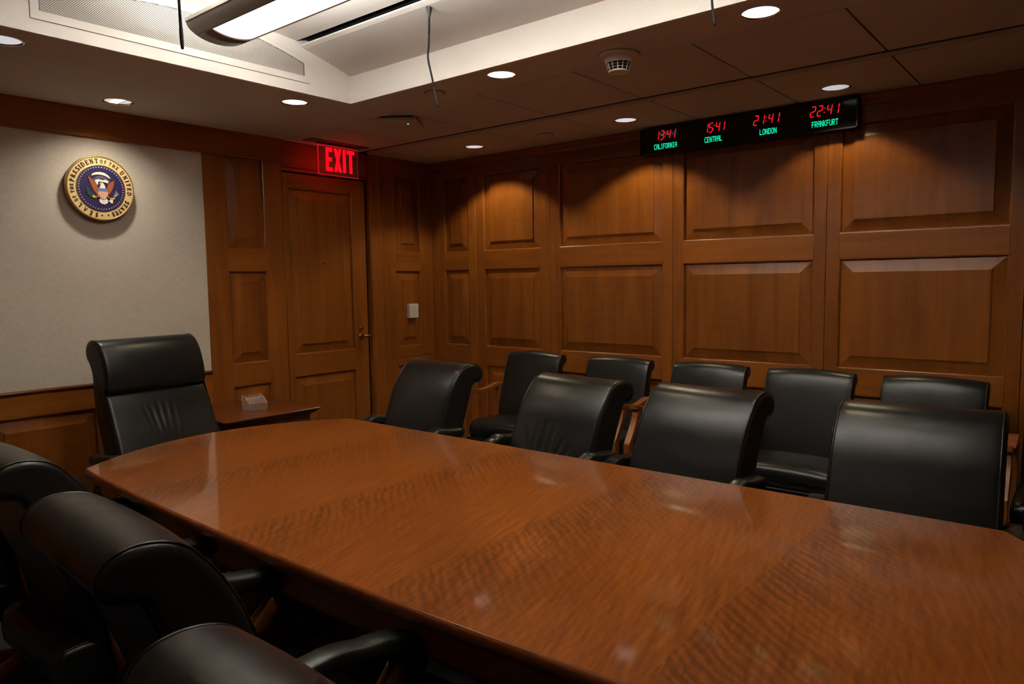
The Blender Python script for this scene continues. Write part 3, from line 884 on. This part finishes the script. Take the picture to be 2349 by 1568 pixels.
mb = MB(); sdisc(mb, [(.70, D0 - .004), (.70, D0)]); mb.build('blue_field', NAVY, seal)
mb = MB()
MB().box(-.05, .05, -.013, .004, -.05, .05).build('wall_cleat', BLACKM, seal)
for k in range(50):
    a = 2 * PI * k / 50; c, s_ = .645 * math.cos(a), .645 * math.sin(a)
    st = [(c + (.021 if j % 2 == 0 else .010) * math.cos(PI / 2 + j * PI / 5), s_ + (.021 if j % 2 == 0 else .010) * math.sin(PI / 2 + j * PI / 5)) for j in range(10)]
    mb.prism(st, sp, D0, D0 + .0012)
mb.build('star_circle', SWHITE, seal)
def px(p): return [((x - 808) / 645, (760 - y) / 620) for x, y in p]
def deco(name, polys, mat, d=.003):
    m = MB()
    for p in polys: m.prism(px(p), sp, D0, D0 + d)
    return m.build(name, mat, seal)
deco('wing', [[(560, 530), (575, 545), (650, 605), (715, 665), (738, 740), (742, 830), (750, 900), (700, 865), (655, 800), (620, 715), (590, 630)]], SBROWN)
deco('wing', [[(1058, 590), (1045, 690), (1010, 780), (965, 850), (915, 900), (915, 800), (920, 740), (935, 680), (1000, 625)]], SBROWN)
deco('thigh', [[(705, 900), (755, 870), (770, 910), (755, 940), (720, 935)]], SBROWN, .0035)
deco('thigh', [[(895, 880), (930, 905), (970, 935), (930, 945), (890, 915)]], SBROWN, .0035)
deco('cloud_arc', [[(632, 527), (660, 490), (720, 462), (800, 450), (880, 460), (945, 500), (1000, 560), (960, 552), (900, 520), (840, 505), (770, 500), (700, 510), (650, 528)]], SWHITE, .002)
m = MB()
for k in range(26):
    a = math.radians(150 - 120 * (k % 13) / 12); rr = 165 - 26 * (k // 13)
    cx_, cy_ = 815 + rr * math.cos(a), 690 - rr * math.sin(a) * .95
    m.prism(px([(cx_ + 8 * math.cos(j * PI / 3), cy_ + 8 * math.sin(j * PI / 3)) for j in range(6)]), sp, D0, D0 + .0012)
m.build('small_stars', SGREY, seal)
deco('scroll', [[(692, 612), (760, 588), (840, 602), (900, 588), (948, 622), (940, 655), (870, 640), (800, 632), (752, 640), (748, 700), (722, 690), (702, 648)]], SWHITE, .0025)
deco('eagle_head', [[(785, 660), (810, 645), (840, 655), (865, 690), (890, 765), (765, 765), (790, 715)]], SWHITE, .004)
deco('beak', [[(772, 672), (800, 655), (822, 668), (800, 690), (778, 692)]], SYEL, .0045)
deco('shield_chief', [[(738, 762), (780, 755), (830, 762), (880, 755), (922, 764), (918, 822), (742, 820)]], SBLUE, .0045)
sw_ = MB(); sr_ = MB()
def shield_y(x): return 972 - abs((x - 832) / 88) ** 2.2 * 95
for k in range(11):
    xa, xb = 744 + (916 - 744) * k / 11, 744 + (916 - 744) * (k + 1) / 11
    (sr_ if k % 2 else sw_).prism(px([(xa, 820), (xb, 820), (xb, shield_y(xb)), (xa, shield_y(xa))]), sp, D0, D0 + .0045)
sw_.build('shield_white_stripes', SWHITE, seal); sr_.build('shield_red_stripes', SRED, seal)
deco('tail', [[(840 + 82 * math.cos(a), 1000 + 62 * math.sin(a) * (1 + .06 * math.cos(9 * a))) for a in [2 * PI * k / 36 for k in range(36)]]], SWHITE, .0025)
lv = []
for (x, y, an) in ((545, 775, 80), (570, 800, 60), (540, 830, 130), (565, 855, 100), (600, 860, 60), (575, 900, 110), (605, 915, 60), (620, 890, 40), (550, 880, 150)):
    a = math.radians(an); c, s_ = math.cos(a), -math.sin(a)
    lv.append([(x + 34 * c * t - 13 * s_ * q, y + 34 * s_ * t + 13 * c * q) for t, q in ((-1, 0), (0, 1), (1, 0), (0, -1))])
deco('olive_branch', lv, SGREEN)
deco('talon', [[(625, 925), (655, 892), (680, 915), (715, 930), (700, 950), (640, 950)]], SYEL, .0035)
deco('talon', [[(955, 940), (1000, 925), (1052, 925), (1055, 948), (1010, 968), (965, 965)]], SYEL, .0035)
ar = []
for x, y in ((1092, 785), (1112, 812), (1128, 832), (1142, 852)):
    dx, dy = x - 1030, y - 930; L_ = math.hypot(dx, dy); nx, ny = -dy / L_ * 6, dx / L_ * 6
    ar.append([(1030 - nx, 930 - ny), (1030 + nx, 930 + ny), (x + nx * .6, y + ny * .6), (x - nx * .6, y - ny * .6)])
deco('arrows', ar, SGREY, .0025)
deco('arrow_fletching', [[(935, 990), (975, 968), (1020, 965), (1012, 1005), (1000, 1042), (965, 1025)]], SWHITE, .003)
# serif lettering round the ring: strokes in a 0..1 box  (x0,y0,x1,y1,weight)
TK, TN = .20, .09
def arc(cx, cy, rx, ry, a0, a1, n=9): return [(cx + rx * math.cos(math.radians(a0 + (a1 - a0) * k / n)), cy + ry * math.sin(math.radians(a0 + (a1 - a0) * k / n))) for k in range(n + 1)]
GL = {
 'E': (.66, [([(.15, 0), (.15, 1)], TK), ([(.02, .04), (.62, .04)], TN), ([(.02, .96), (.60, .96)], TN), ([(.15, .51), (.48, .51)], TN), ([(.60, .0), (.60, .24)], TN), ([(.57, .78), (.57, 1)], TN), ([(.47, .40), (.47, .62)], TN)]),
 'T': (.72, [([(.36, 0), (.36, 1)], TK), ([(.02, .96), (.70, .96)], TN), ([(.04, .76), (.04, 1)], TN), ([(.68, .76), (.68, 1)], TN), ([(.20, .04), (.52, .04)], TN)]),
 'F': (.62, [([(.15, 0), (.15, 1)], TK), ([(.02, .96), (.58, .96)], TN), ([(.15, .51), (.46, .51)], TN), ([(.56, .76), (.56, 1)], TN), ([(.02, .04), (.32, .04)], TN), ([(.46, .40), (.46, .62)], TN)]),
 'L': (.64, [([(.15, 0), (.15, 1)], TK), ([(.02, .04), (.62, .04)], TN), ([(.02, .96), (.32, .96)], TN), ([(.60, .0), (.60, .28)], TN)]),
 'H': (.82, [([(.15, 0), (.15, 1)], TK), ([(.67, 0), (.67, 1)], TK), ([(.15, .51), (.67, .51)], TN)] + [([(a, b), (a + .30, b)], TN) for a in (.0, .52) for b in (.04, .96)]),
 'I': (.36, [([(.18, 0), (.18, 1)], TK), ([(.03, .04), (.33, .04)], TN), ([(.03, .96), (.33, .96)], TN)]),
 'N': (.84, [([(.13, 0), (.13, 1)], TN), ([(.70, 0), (.70, 1)], TN), ([(.13, .98), (.70, .03)], TK), ([(0, .04), (.26, .04)], TN), ([(.57, .96), (.83, .96)], TN), ([(.0, .96), (.15, .96)], TN)]),
 'A': (.80, [([(.12, 0), (.38, .98)], TN), ([(.38, .98), (.66, 0)], TK), ([(.22, .34), (.56, .34)], TN), ([(.0, .04), (.26, .04)], TN), ([(.52, .04), (.80, .04)], TN)]),
 'U': (.82, [([(.15, 1)] + arc(.40, .28, .25, .25, 180, 360) + [(.65, 1)], TK * .8), ([(0, .96), (.30, .96)], TN), ([(.52, .96), (.80, .96)], TN)]),
 'O': (.80, [(arc(.40, .5, .31, .46, 0, 360, 20), TK * .8)]),
 'D': (.80, [([(.15, 0), (.15, 1)], TK), ([(.02, .04), (.32, .04)] + arc(.32, .5, .36, .46, -90, 90, 12) + [(.02, .96)], TK * .62)]),
 'P': (.68, [([(.15, 0), (.15, 1)], TK), ([(.02, .96), (.34, .96)] + arc(.34, .71, .24, .25, 90, -90, 8) + [(.15, .46)], TK * .62), ([(.02, .04), (.32, .04)], TN)]),
 'R': (.78, [([(.15, 0), (.15, 1)], TK), ([(.02, .96), (.34, .96)] + arc(.34, .72, .22, .24, 90, -90, 8) + [(.15, .48)], TK * .62), ([(.02, .04), (.32, .04)], TN), ([(.36, .48), (.70, .02)], TK)]),
 'S': (.60, [(arc(.30, .73, .21, .23, 20, 200, 8) + arc(.29, .26, .23, .24, 70, -160, 9), TK * .85), ([(.50, .74), (.50, .98)], TN), ([(.07, .02), (.07, .28)], TN)]),
}
def ring_word(word, a0, a1, size, rbase):
    """letters clockwise; angles in degrees clockwise from the bottom, first and last letter centres"""
    ws = [GL[c][0] for c in word]; n = len(word)
    cen = [0]
    for i in range(1, n): cen.append(cen[-1] + (ws[i - 1] + ws[i]) / 2 + .12)
    m = MB()
    for c, q in zip(word, cen):
        ad = a0 + (a1 - a0) * (q / cen[-1] if cen[-1] else 0)
        th = math.radians(-90 - ad); ur = (math.cos(th), math.sin(th)); ut = (math.sin(th), -math.cos(th))
        gw, strokes = GL[c]
        # keep letter width in step with its angular pitch
        sx = size * .92
        def P(x, y): 
            a, b_ = (x - gw / 2) * sx, rbase + y * size
            return (ur[0] * b_ + ut[0] * a, ur[1] * b_ + ut[1] * a)
        for pl, wt in strokes:
            for (x0, y0), (x1, y1) in zip(pl[:-1], pl[1:]):
                L_ = math.hypot(x1 - x0, y1 - y0) or 1; nx, ny = -(y1 - y0) / L_ * wt / 2, (x1 - x0) / L_ * wt / 2
                m.prism([P(x0 + nx, y0 + ny), P(x1 + nx, y1 + ny), P(x1 - nx, y1 - ny), P(x0 - nx, y0 - ny)], sp, D0 - .002, D0 + .0003)
    m.build('lettering', INK, seal)
for wd, a0, a1, sz, rb in (('SEAL', 12, 49, .125, .775), ('OF', 61, 68.5, .098, .785), ('THE', 79, 93.5, .098, .785), ('PRESIDENT', 103, 173.5, .135, .772),
                           ('OF', 183.5, 191.5, .10, .785), ('THE', 201.5, 217, .10, .785), ('UNITED', 230, 277, .130, .775), ('STATES', 297, 338, .130, .775)):
    ring_word(wd, a0, a1, sz, rb)
m = MB()
for ad in (1.5, 348):
    th = math.radians(-90 - ad); c, s_ = .83 * math.cos(th), .83 * math.sin(th)
    m.prism([(c - .03, s_ + .018), (c, s_ - .024), (c + .03, s_ + .018)], sp, D0 - .002, D0 + .0003)
m.build('ring_marks', INK, seal)

# ------------------------------------------------------------------ thermostat on the access door
th = thing('wall_sensor', 'small white plastic box on the wood panel right of the door', 'thermostat', (-.254, -.0015, 1.228))
MB().box(-.048, .048, -.034, 0, -.056, .056).build('case', WHITEP, th, bevel=.004, seg=3)
MB().box(-.006, .006, -.0352, -.033, -.043, -.036).build('button', OFFW, th)

# ------------------------------------------------------------------ conference table
TBX, TBY = -2.49, -2.63
tab = thing('conference_table', 'long glossy cherry wood conference table with bowed ends', 'table', (0, 0, 0))
def table_outline(inset):
    pts = []
    xl0, xl1, xr = -3.108 + inset, -3.168 + inset, -1.815 - inset
    y0, y1, bow = -4.08 + inset, -1.185 - inset * .3, .255
    for k in range(25):                            # right side (nearly straight)
        t = k / 24; pts.append((xr - .006 * math.sin(PI * t), y0 + (y1 - y0) * t))
    for k in range(1, 25):                         # far bowed end
        t = k / 24; x = xr + (xl0 - xr) * t
        pts.append((x, y1 + (bow - inset) * (1 - (2 * t - 1) ** 2)))
    for k in range(1, 25):                         # left side
        t = k / 24; y = y1 + (y0 - y1) * t
        pts.append((xl0 + (xl1 - xl0) * math.sin(PI * min(t * 1.0, 1)) ** .8, y))
    for k in range(1, 24):
        t = k / 24; x = xl0 + (xr - xl0) * t
        pts.append((x, y0 - (bow - inset) * (1 - (2 * t - 1) ** 2)))
    return pts
mb = MB()
prof = [(.030, .690), (.022, .692), (.016, .696), (.016, .701), (.010, .703), (.004, .707), (.001, .714), (0, .724), (.001, .732), (.004, .738), (.008, .740)]
mb.rings([[(x, y, z) for x, y in table_outline(i)] for i, z in prof], caps=False, smooth=True)
edge = mb.build('edge_moulding', EDGEW, tab)
po = table_outline(.0075)
MB().prism(po, lambda u, v, d: (u, v, d), .7395, .7403).build('tabletop', TABLE, tab)
mb = MB(); mb.rings([[(x, y, z) for x, y in table_outline(i)] for i, z in ((.062, .596), (.062, .602), (.056, .608), (.056, .672), (.046, .676), (.046, .690))], caps=False, smooth=False)
mb.build('apron', EDGEW, tab)
MB().prism(table_outline(.03), lambda u, v, d: (u, v, d), .684, .739).build('core', RED_X, tab)
for y in (-1.75, -3.45):
    MB().box(TBX - .26, TBX + .26, y - .14, y + .14, .08, .684).build('pedestal', RED_Z, tab, bevel=.008)
    MB().box(TBX - .31, TBX + .31, y - .19, y + .19, 0, .08).build('plinth', RED_X, tab, bevel=.01)

# ------------------------------------------------------------------ chair upholstery
def loft(profile, half, top_crown=0, bulge=None, grooves=(), nx=22, sub=5, rnd=.020, taper=None):
    """closed (d, z) profile lofted across x with rounded sides; d>0 is backwards (-y local)"""
    P = catmull([Vector((d, z)) for d, z in profile], sub, closed=True)
    n = len(P)
    area = sum(P[i].x * P[(i + 1) % n].y - P[(i + 1) % n].x * P[i].y for i in range(n))
    if area < 0: P.reverse()
    nrm = []
    for i in range(n):
        t = (P[(i + 1) % n] - P[i - 1]); t.normalize(); nrm.append(Vector((t.y, -t.x)))
    sts = []
    for k in range(5):
        a = k / 4 * PI / 2
        sts.append((-half + rnd * (1 - math.cos(a)) * .8, rnd * (1 - math.sin(a))))
    inner = [(-half + rnd * .8 + (2 * half - 1.6 * rnd) * k / nx, 0) for k in range(1, nx)]
    sts = sts + inner + [(-x, i) for x, i in reversed(sts)]
    zt = max(p.y for p in P)
    rings = []
    for x, ins in sts:
        q = x / half; ring = []
        for p, m in zip(P, nrm):
            pp = p - m * ins
            d, z = pp
            b = bulge(q, p.x, p.y, m) if bulge else 0
            d += m.x * b; z += m.y * b
            if top_crown: z += top_crown * (1 - q * q) * max(0, min(1, (p.y - zt + .25) / .25))
            xx = x * (taper(p.y) if taper else 1)
            if grooves and m.x < -.3:
                for (gx0, gz0, gx1, gz1, amp, wid) in grooves:
                    dx, dz = gx1 - gx0, gz1 - gz0; l2 = dx * dx + dz * dz
                    tt = max(0, min(1, ((xx - gx0) * dx + (z - gz0) * dz) / l2))
                    ds = math.hypot(xx - gx0 - dx * tt, z - gz0 - dz * tt)
                    if ds < 4 * wid:
                        g = amp * (math.exp(-(ds / wid) ** 2) - .45 * math.exp(-((ds - 2.0 * wid) / wid) ** 2)) * math.sin(PI * (.08 + .84 * tt))
                        d += g
            ring.append((xx, -d, z))
        rings.append(ring)
    mb = MB(); mb.rings(rings, caps=True, smooth=True)
    # piping loops along both sides
    pip = []
    for s_ in (-1, 1):
        m2 = MB()
        loop = [Vector(p) for p in rings[3 if s_ < 0 else -4]]
        lo = [i for i, p in enumerate(loop)]
        path = loop
        R_ = .0034; rr = []
        for i, p in enumerate(path):
            t = (path[(i + 1) % n] - path[i - 1]).normalized(); a = Vector((1, 0, 0)); b_ = a.cross(t).normalized()
            rr.append([p + a * R_ * math.cos(2 * PI * k / 6) + b_ * R_ * math.sin(2 * PI * k / 6) for k in range(6)])
        rr.append(rr[0])
        m2.rings(rr, caps=False); pip.append(m2)
    return mb, pip

def cushion_bulge(amt, front_only=True):
    def f(q, d, z, m):
        e = max(0, 1 - abs(q) ** 2.6)
        return amt * e * (max(0, -m.x) if front_only else 1)
    return f

# table chair -------------------------------------------------------
BACK = [(-.085, .44), (-.066, .50), (-.040, .58), (-.011, .66), (.020, .74), (.046, .80), (.073, .86), (.104, .91), (.136, .950),
        (.168, .982), (.205, 1.000), (.250, 1.006), (.288, .998), (.315, .978), (.326, .950), (.318, .925), (.296, .910), (.270, .908), (.250, .896),
        (.228, .850), (.202, .790), (.172, .720), (.140, .645), (.108, .560), (.085, .480), (.055, .435), (-.02, .425)]
def seat_profile(y0, y1, z0, z1):
    # d = -y ; front has a waterfall edge
    return [(-y1 + .004, z0 + .03), (-y1 - .004, z1 - .045), (-y1 + .010, z1 - .014), (-y1 + .05, z1 + .002), (-(y0 + y1) / 2 - .05, z1 + .006), (-(y0 + y1) / 2 + .08, z1), (-y0 - .03, z1 - .002),
            (-y0 - .004, z1 - .03), (-y0 - .004, z0 + .02), (-y0 - .03, z0), (-(y0 + y1) / 2, z0 - .002), (-y1 + .03, z0)]
def chair_parts(root, grooves=(), hi=False, seat_grooves=None, back=BACK, half=.240, bulge=.014, taper=None, arm_x=.274, arm_dz=0, arm_f=1.0):
    if hi: mb, pip = loft(back, half, bulge=cushion_bulge(bulge), grooves=grooves, nx=70, sub=9, taper=taper)
    else: mb, pip = loft(back, half, bulge=cushion_bulge(bulge), nx=20, sub=5, taper=taper)
    bk = mb.build('backrest', LEATHER, root)
    for p in pip: p.build('piping', PIPING, bk)
    mb, pip = loft(seat_profile(-.20, .30, .355, .465), half - .002, bulge=lambda q, d, z, m: .010 * max(0, 1 - abs(q) ** 2.5) * max(0, m.y), nx=16, sub=4, rnd=.024)
    st = mb.build('seat', LEATHER, root)
    for p in pip: p.build('piping', PIPING, st)
    for s_ in (-1, 1):
        x = s_ * arm_x
        path = catmull([(x, -.125, .664), (x, -.09, .660), (x, -.04, .662), (x, .05, .672), (x, .10, .672), (x, .16, .661), (x, .23, .653), (x, .285, .632), (x, .308, .592), (x, .295, .545)], 5)
        path = [Vector((p.x, p.y * (arm_f if p.y > 0 else 1), p.z + arm_dz)) for p in path]
        nn = len(path)
        rad = [.034 * (1 if 3 < i < nn - 4 else .55 + .45 * min(i, nn - 1 - i) / 4) for i in range(nn)]
        ap = MB()
        rings = []
        for i, p in enumerate(path):
            t = (path[min(i + 1, nn - 1)] - path[max(i - 1, 0)]).normalized(); a = Vector((1, 0, 0)); b_ = t.cross(a).normalized()
            if b_.z < 0 and i < nn * .6: b_ = -b_
            b_ = a.cross(t).normalized()
            ring = []
            for k in range(20):
                an = 2 * PI * k / 20; c, s2 = math.cos(an), math.sin(an)
                e = .62
                ring.append(p + a * rad[i] * math.copysign(abs(c) ** e, c) + b_ * rad[i] * .78 * math.copysign(abs(s2) ** e, s2))
            rings.append(ring)
        ap.rings(rings); ap.build('arm_pad', LEATHER, root)
        sup = MB()
        for dx in (-.014, .014):
            q = catmull([(x + dx, .265 * arm_f, .590 + arm_dz), (x + dx, .210 * (arm_f + 1) / 2, .53), (x + dx, .110, .46), (x + dx, .080, .39), (x + dx * .8 - s_ * .03, .03, .345)], 4)
            sup.tube(q, .020, n=8, squash=(.55, 1.2))
        sup.build('arm_support', CH_Z, root)
        MB().tube(catmull([(x, -.08, .650 + arm_dz), (x - s_ * .005, -.07, .55), (x - s_ * .02, -.05, .42), (x - s_ * .06, -.03, .35)], 4), .018, n=8, squash=(.7, 1.2)).build('arm_support', CH_Z, root)
    MB().box(-.20, .20, -.17, .24, .325, .358).build('seat_pan', BLACKP, root, bevel=.008)
    MB().cyl(0, 0, .095, .33, .028, n=16).build('column', BLACKM, root)
    for k in range(5):
        a = 2 * PI * k / 5 + .3; c, s_ = math.cos(a), math.sin(a)
        lg_ = MB().tube([(0, 0, .10), (.12 * c, .12 * s_, .10), (.27 * c, .27 * s_, .075)], [.028, .024, .016], n=8).build('base_leg', CH_Y, root)
        cs = MB()
        tx, ty = -s_, c
        for dd in (-.014, .014):
            r_ = [[(.275 * c + tx * (dd + e_) + .027 * math.cos(2 * PI * j / 14) * c, .275 * s_ + ty * (dd + e_) + .027 * math.cos(2 * PI * j / 14) * s_, .027 + .027 * math.sin(2 * PI * j / 14)) for j in range(14)] for e_ in (-.009, .009)]
            cs.rings(r_)
        cs.tube([(.275 * c, .275 * s_, .03), (.272 * c, .272 * s_, .078)], .006, n=8)
        cs.build('caster', BLACKP, lg_)
    return root

CG = 'leather swivel chairs around the table'
# local origin: front face of back at z=.74 sits at y=0 local ; chair faces +y
def right_chair(name_label, xf, yc, yaw=0, grooves=None, proto=None, dz=0, f=1.0):
    loc = (xf, yc, 0); rz = PI / 2 + math.radians(yaw)
    if proto is not None:
        o = copy_tree(proto); o.location = loc; o.rotation_euler = (0, 0, rz); o['label'] = name_label
        return o
    o = thing('swivel_chair', name_label, 'chair', loc, rz, CG)
    chair_parts(o, grooves=grooves or (), hi=bool(grooves), arm_dz=dz, arm_f=f)
    return o
PULL = [(-.10, .63, -.15, .74, .0075, .0085), (-.075, .63, -.085, .76, .0085, .009), (-.03, .64, -.03, .78, .0055, .010), (.01, .64, .02, .78, .005, .010), (.05, .63, .09, .73, .006, .009), (.075, .62, .14, .70, .005, .008)]
PULL = [(-x0, z0 + .04, -x1, z1 + .04, a * .6, w_) for x0, z0, x1, z1, a, w_ in PULL]
LINES = [(.05, .64, .065, .82, .0016, .009), (.0, .62, .01, .80, .0014, .010)]
def pose(o, tilt, pz, drop=0):
    for ch in o.children:
        if ch.name.startswith('backrest'):
            p = Vector((0, -.26 if pz > .9 else 0, pz))
            ch.matrix_local = Matrix.Translation(p) @ Matrix.Rotation(math.radians(tilt), 4, 'X') @ Matrix.Translation(-p) @ ch.matrix_local
        if drop and ch.name.split('.')[0] in ('backrest', 'seat', 'arm_pad', 'arm_support', 'seat_pan'):
            ch.location.z -= drop
    return o
first = right_chair('black leather swivel chair behind the table nearest the door', -1.650, -1.475, -6, dz=.035, f=.45)
right_chair('black leather swivel chair with creased backrest behind the table, second from the door', -1.665, -2.375, -6, PULL, dz=.042, f=.42)
right_chair('black leather swivel chair behind the table beside the paired wooden armrests', -1.650, -3.005, -5, LINES, dz=.03, f=.45)
proto = right_chair('broad nearest black leather swivel chair across the table at the right edge', -1.660, -3.800, 3)
right_chair('black leather swivel chair mostly outside the picture at the right end of the table', -1.630, -4.47, 0, proto=proto)
def left_chair(lb, xf, yc, yaw=0):
    o = copy_tree(proto); o.location = (xf, yc, 0); o.rotation_euler = (0, 0, -PI / 2 + math.radians(yaw)); o['label'] = lb
    return o
pose(left_chair('swivel chair on the near side farthest back, only a sliver at the left edge', -3.35, -1.220, 0), -3, .98)
pose(left_chair('black swivel chair with rolled back cut off by the left edge of the picture', -3.335, -1.880, 0), -3, .98)
pose(left_chair('large black swivel chair seen from behind in the left foreground with rolled back', -3.400, -2.770, -4), -3, .98)
pose(left_chair('nearest swivel chair in the bottom foreground, only the top of its roll showing', -3.490, -3.490, -4), 2, .72, .045)
pose(first, -4, .72); proto.scale = (1.05, 1, 1)
# head-of-table chair ----------------------------------------------
EXB = [(-.17, .44), (-.150, .52), (-.115, .62), (-.075, .72), (-.040, .80), (-.010, .87), (.012, .915), (.022, .928), (.006, .940), (-.004, .965), (-.002, 1.02), (.012, 1.08),
       (.032, 1.130), (.060, 1.168), (.098, 1.188), (.140, 1.188), (.172, 1.168), (.184, 1.135), (.176, 1.100), (.152, 1.070), (.132, 1.02), (.128, .95), (.118, .87), (.085, .76), (.045, .65), (.005, .54), (-.03, .46), (-.09, .435)]
VERT = [(-.075, .86, -.055, .70, .0065, .0085), (-.035, .87, -.030, .72, .006, .008), (.005, .86, .0, .74, .005, .008), (.045, .86, .035, .70, .0055, .009), (-.11, .86, -.075, .73, .004, .008)]
VERT = [(-x0, z0, -x1, z1, a * .5, w_) for x0, z0, x1, z1, a, w_ in VERT]
exc = thing('executive_chair', 'tall black leather executive chair at the head of the table', 'chair', (-2.508, -.545, 0), PI + math.radians(7))
chair_parts(exc, grooves=VERT, hi=True, back=EXB, half=.268, arm_x=.285, arm_dz=-.045, bulge=.016, taper=lambda z: 1.0 - .02 * max(0, (z - .9)) / .3 + .05 * max(0, .9 - z) / .3)

# side chairs along the wall ---------------------------------------
SB = [(-.02, .43), (.0, .50), (.022, .60), (.048, .70), (.075, .80), (.098, .88), (.116, .925), (.134, .944), (.156, .952), (.178, .948), (.192, .934), (.196, .915), (.186, .898), (.170, .890), (.158, .882),
      (.146, .850), (.130, .78), (.106, .69), (.082, .60), (.062, .51), (.045, .44), (.02, .425)]
def make_side(lb, loc, rz):
    o = thing('side_chair', lb, 'chair', loc, rz, 'leather armchairs along the panelled wall')
    mb, pip = loft(SB, .226, top_crown=.014, bulge=cushion_bulge(.012), nx=20, sub=5, rnd=.016)
    bk = mb.build('backrest', LEATHER, o)
    for p in pip: p.build('piping', PIPING, bk)
    mb, pip = loft(seat_profile(-.06, .300, .418, .522), .238, bulge=lambda q, d, z, m: .016 * max(0, 1 - abs(q) ** 2.5) * max(0, m.y), nx=16, sub=4, rnd=.020)
    st = mb.build('seat', LEATHER, o)
    for p in pip: p.build('piping', PIPING, st)
    for s_ in (-1, 1):
        x = s_ * .256
        def bar(pts, name, wx=.019):
            m = MB(); m.rings([[(x - wx, a[0], a[1]), (x + wx, a[0], a[1]), (x + wx, b[0], b[1]), (x - wx, b[0], b[1])] for a, b in pts], smooth=False)
            return m.build(name, CH_Z, o, bevel=.003)
        # front leg block, with the curved arm post rising from it
        bar([((.325, 0), (.365, 0)), ((.322, .30), (.368, .30)), ((.320, .545), (.368, .545))], 'front_leg')
        post = []
        for k in range(11):
            t = k / 10; z = .545 + .185 * t
            y = .330 - .075 * math.sin(t * PI / 2) ** 1.1 - .012 * t
            post.append(((y - .002 - .014 * t, z), (y + .036 - .010 * t, z)))
        post.append(((.222, .735), (.285, .735)))
        bar(post, 'arm_post')
        arm = []
        for k in range(13):
            t = k / 12; y = .292 - .345 * t
            z = .758 - .030 * math.sin(PI * min(1, t * 1.15)) - .012 * t
            arm.append(((y, z - .028), (y, z)))
        bar(arm, 'armrest', .021)
        bar([((-.055, 0), (-.02, 0)), ((-.045, .30), (-.005, .30)), ((-.075, .735), (-.035, .735))], 'rear_leg')
        MB().box(x - .014, x + .014, -.02, .33, .375, .425).build('side_rail', CH_Y, o, bevel=.003)
    MB().box(-.245, .245, .290, .312, .372, .424).build('front_rail', BLACKP, o, bevel=.003)
    MB().box(-.245, .245, -.05, -.028, .372, .424).build('rear_rail', CH_Z, o, bevel=.003)
    return o
SX = -.395
side = make_side('wooden armed leather side chair by the corner, turned slightly, first along the panelled wall', (-.40, -1.245, 0), PI / 2 + math.radians(2))
for y, lb in ((-1.905, 'leather side chair behind the creased swivel chair, second along the panelled wall'),
              (-2.508, 'leather side chair with only its back top showing, third along the panelled wall'),
              (-3.070, 'leather side chair with its whole seat in view between two swivel chairs'),
              (-3.645, 'leather side chair behind the broad swivel chair at the right'),
              (-4.235, 'leather side chair cut off by the right edge of the picture')):
    c = copy_tree(side); c.location = (SX, y, 0); c.rotation_euler = (0, 0, PI / 2); c['label'] = lb

# ------------------------------------------------------------------ credenza and clear holder
cr = thing('side_table', 'dark red wood side table behind the executive chair by the door', 'table', (0, 0, 0))
CT = .712
mb = MB()
def rect(i, z, x0=-2.20, x1=-1.585, y0=-.625, y1=-.02): return [(x0 + i, y0 + i, z), (x1 - i, y0 + i, z), (x1 - i, y1, z), (x0 + i, y1, z)]
mb.rings([rect(.040, CT - .040), rect(.036, CT - .034), rect(.022, CT - .026), (rect(.014, CT - .016)), rect(.006, CT - .012), rect(0, CT - .009), rect(0, CT - .003), rect(.003, CT)], smooth=False)
mb.build('top', RED_X, cr)
MB().box(-2.155, -1.630, -.575, -.03, .06, CT - .038).build('cabinet_body', RED_Z, cr, bevel=.003)
for x0, x1 in ((-2.14, -1.898), (-1.888, -1.645)):
    d_ = MB().box(x0, x1, -.590, -.5745, .09, CT - .07).build('cabinet_door', RED_Z, cr, bevel=.003)
    MB().lathe(0, 0, [(.004, 0), (.004, .012), (.011, .018), (.009, .024), (0, .026)], 14).build('knob', BRASS, d_)
    k_ = d_.children[-1]; k_.rotation_euler = (PI / 2, 0, 0); k_.location = ((x1 - .03) if x0 < -2 else (x0 + .03), -.590, .42)
MB().box(-2.13, -1.66, -.55, -.05, 0, .06).build('plinth', RED_X, cr)
ah = thing('clear_holder', 'clear acrylic box with slanted front standing on the side table', 'holder', (-1.895, -.40, CT), math.radians(-6))
pl = MB(); tt = .004
pl.box(-.055, .055, -.055, .045, 0, tt)
pl.box(-.055, .055, .041, .045, tt, .090)
pl.build('base_and_back', ACRYL, ah)
for x in (-.055, .051):
    MB().prism([(-.055, tt), (.041, tt), (.041, .090), (-.010, .078), (-.055, .050)], lambda u, v, d: (d, u, v), x, x + tt).build('side_wall', ACRYL, ah)
MB().prism([(-.055, .050), (-.052, .050), (-.006, .080), (-.010, .082)], lambda u, v, d: (d, u, v), -.051, .051).build('slanted_front', ACRYL, ah)
MB().box(-.051, .051, -.055, -.052, tt, .05).build('lower_front', ACRYL, ah)
GLINT = plain('acrylic_edge_glint', (.55, .52, .50), .25)  # pale opaque strips, painted highlights along the edges of the clear box
eg = MB()
for x in (-.0545, .0525):
    for a, b in (((-.055, tt), (-.055, .050)), ((-.055, .050), (-.010, .080)), ((-.010, .080), (.041, .090)), ((.043, tt), (.043, .090))):
        eg.tube([(x + .001, a[0], a[1]), (x + .001, b[0], b[1])], .0012, n=6)
eg.tube([(-.054, -.054, .050), (.054, -.054, .050)], .0012, n=6); eg.tube([(-.054, -.010, .080), (.054, -.010, .080)], .0012, n=6)
eg.build('painted_edge_glint', GLINT, ah)
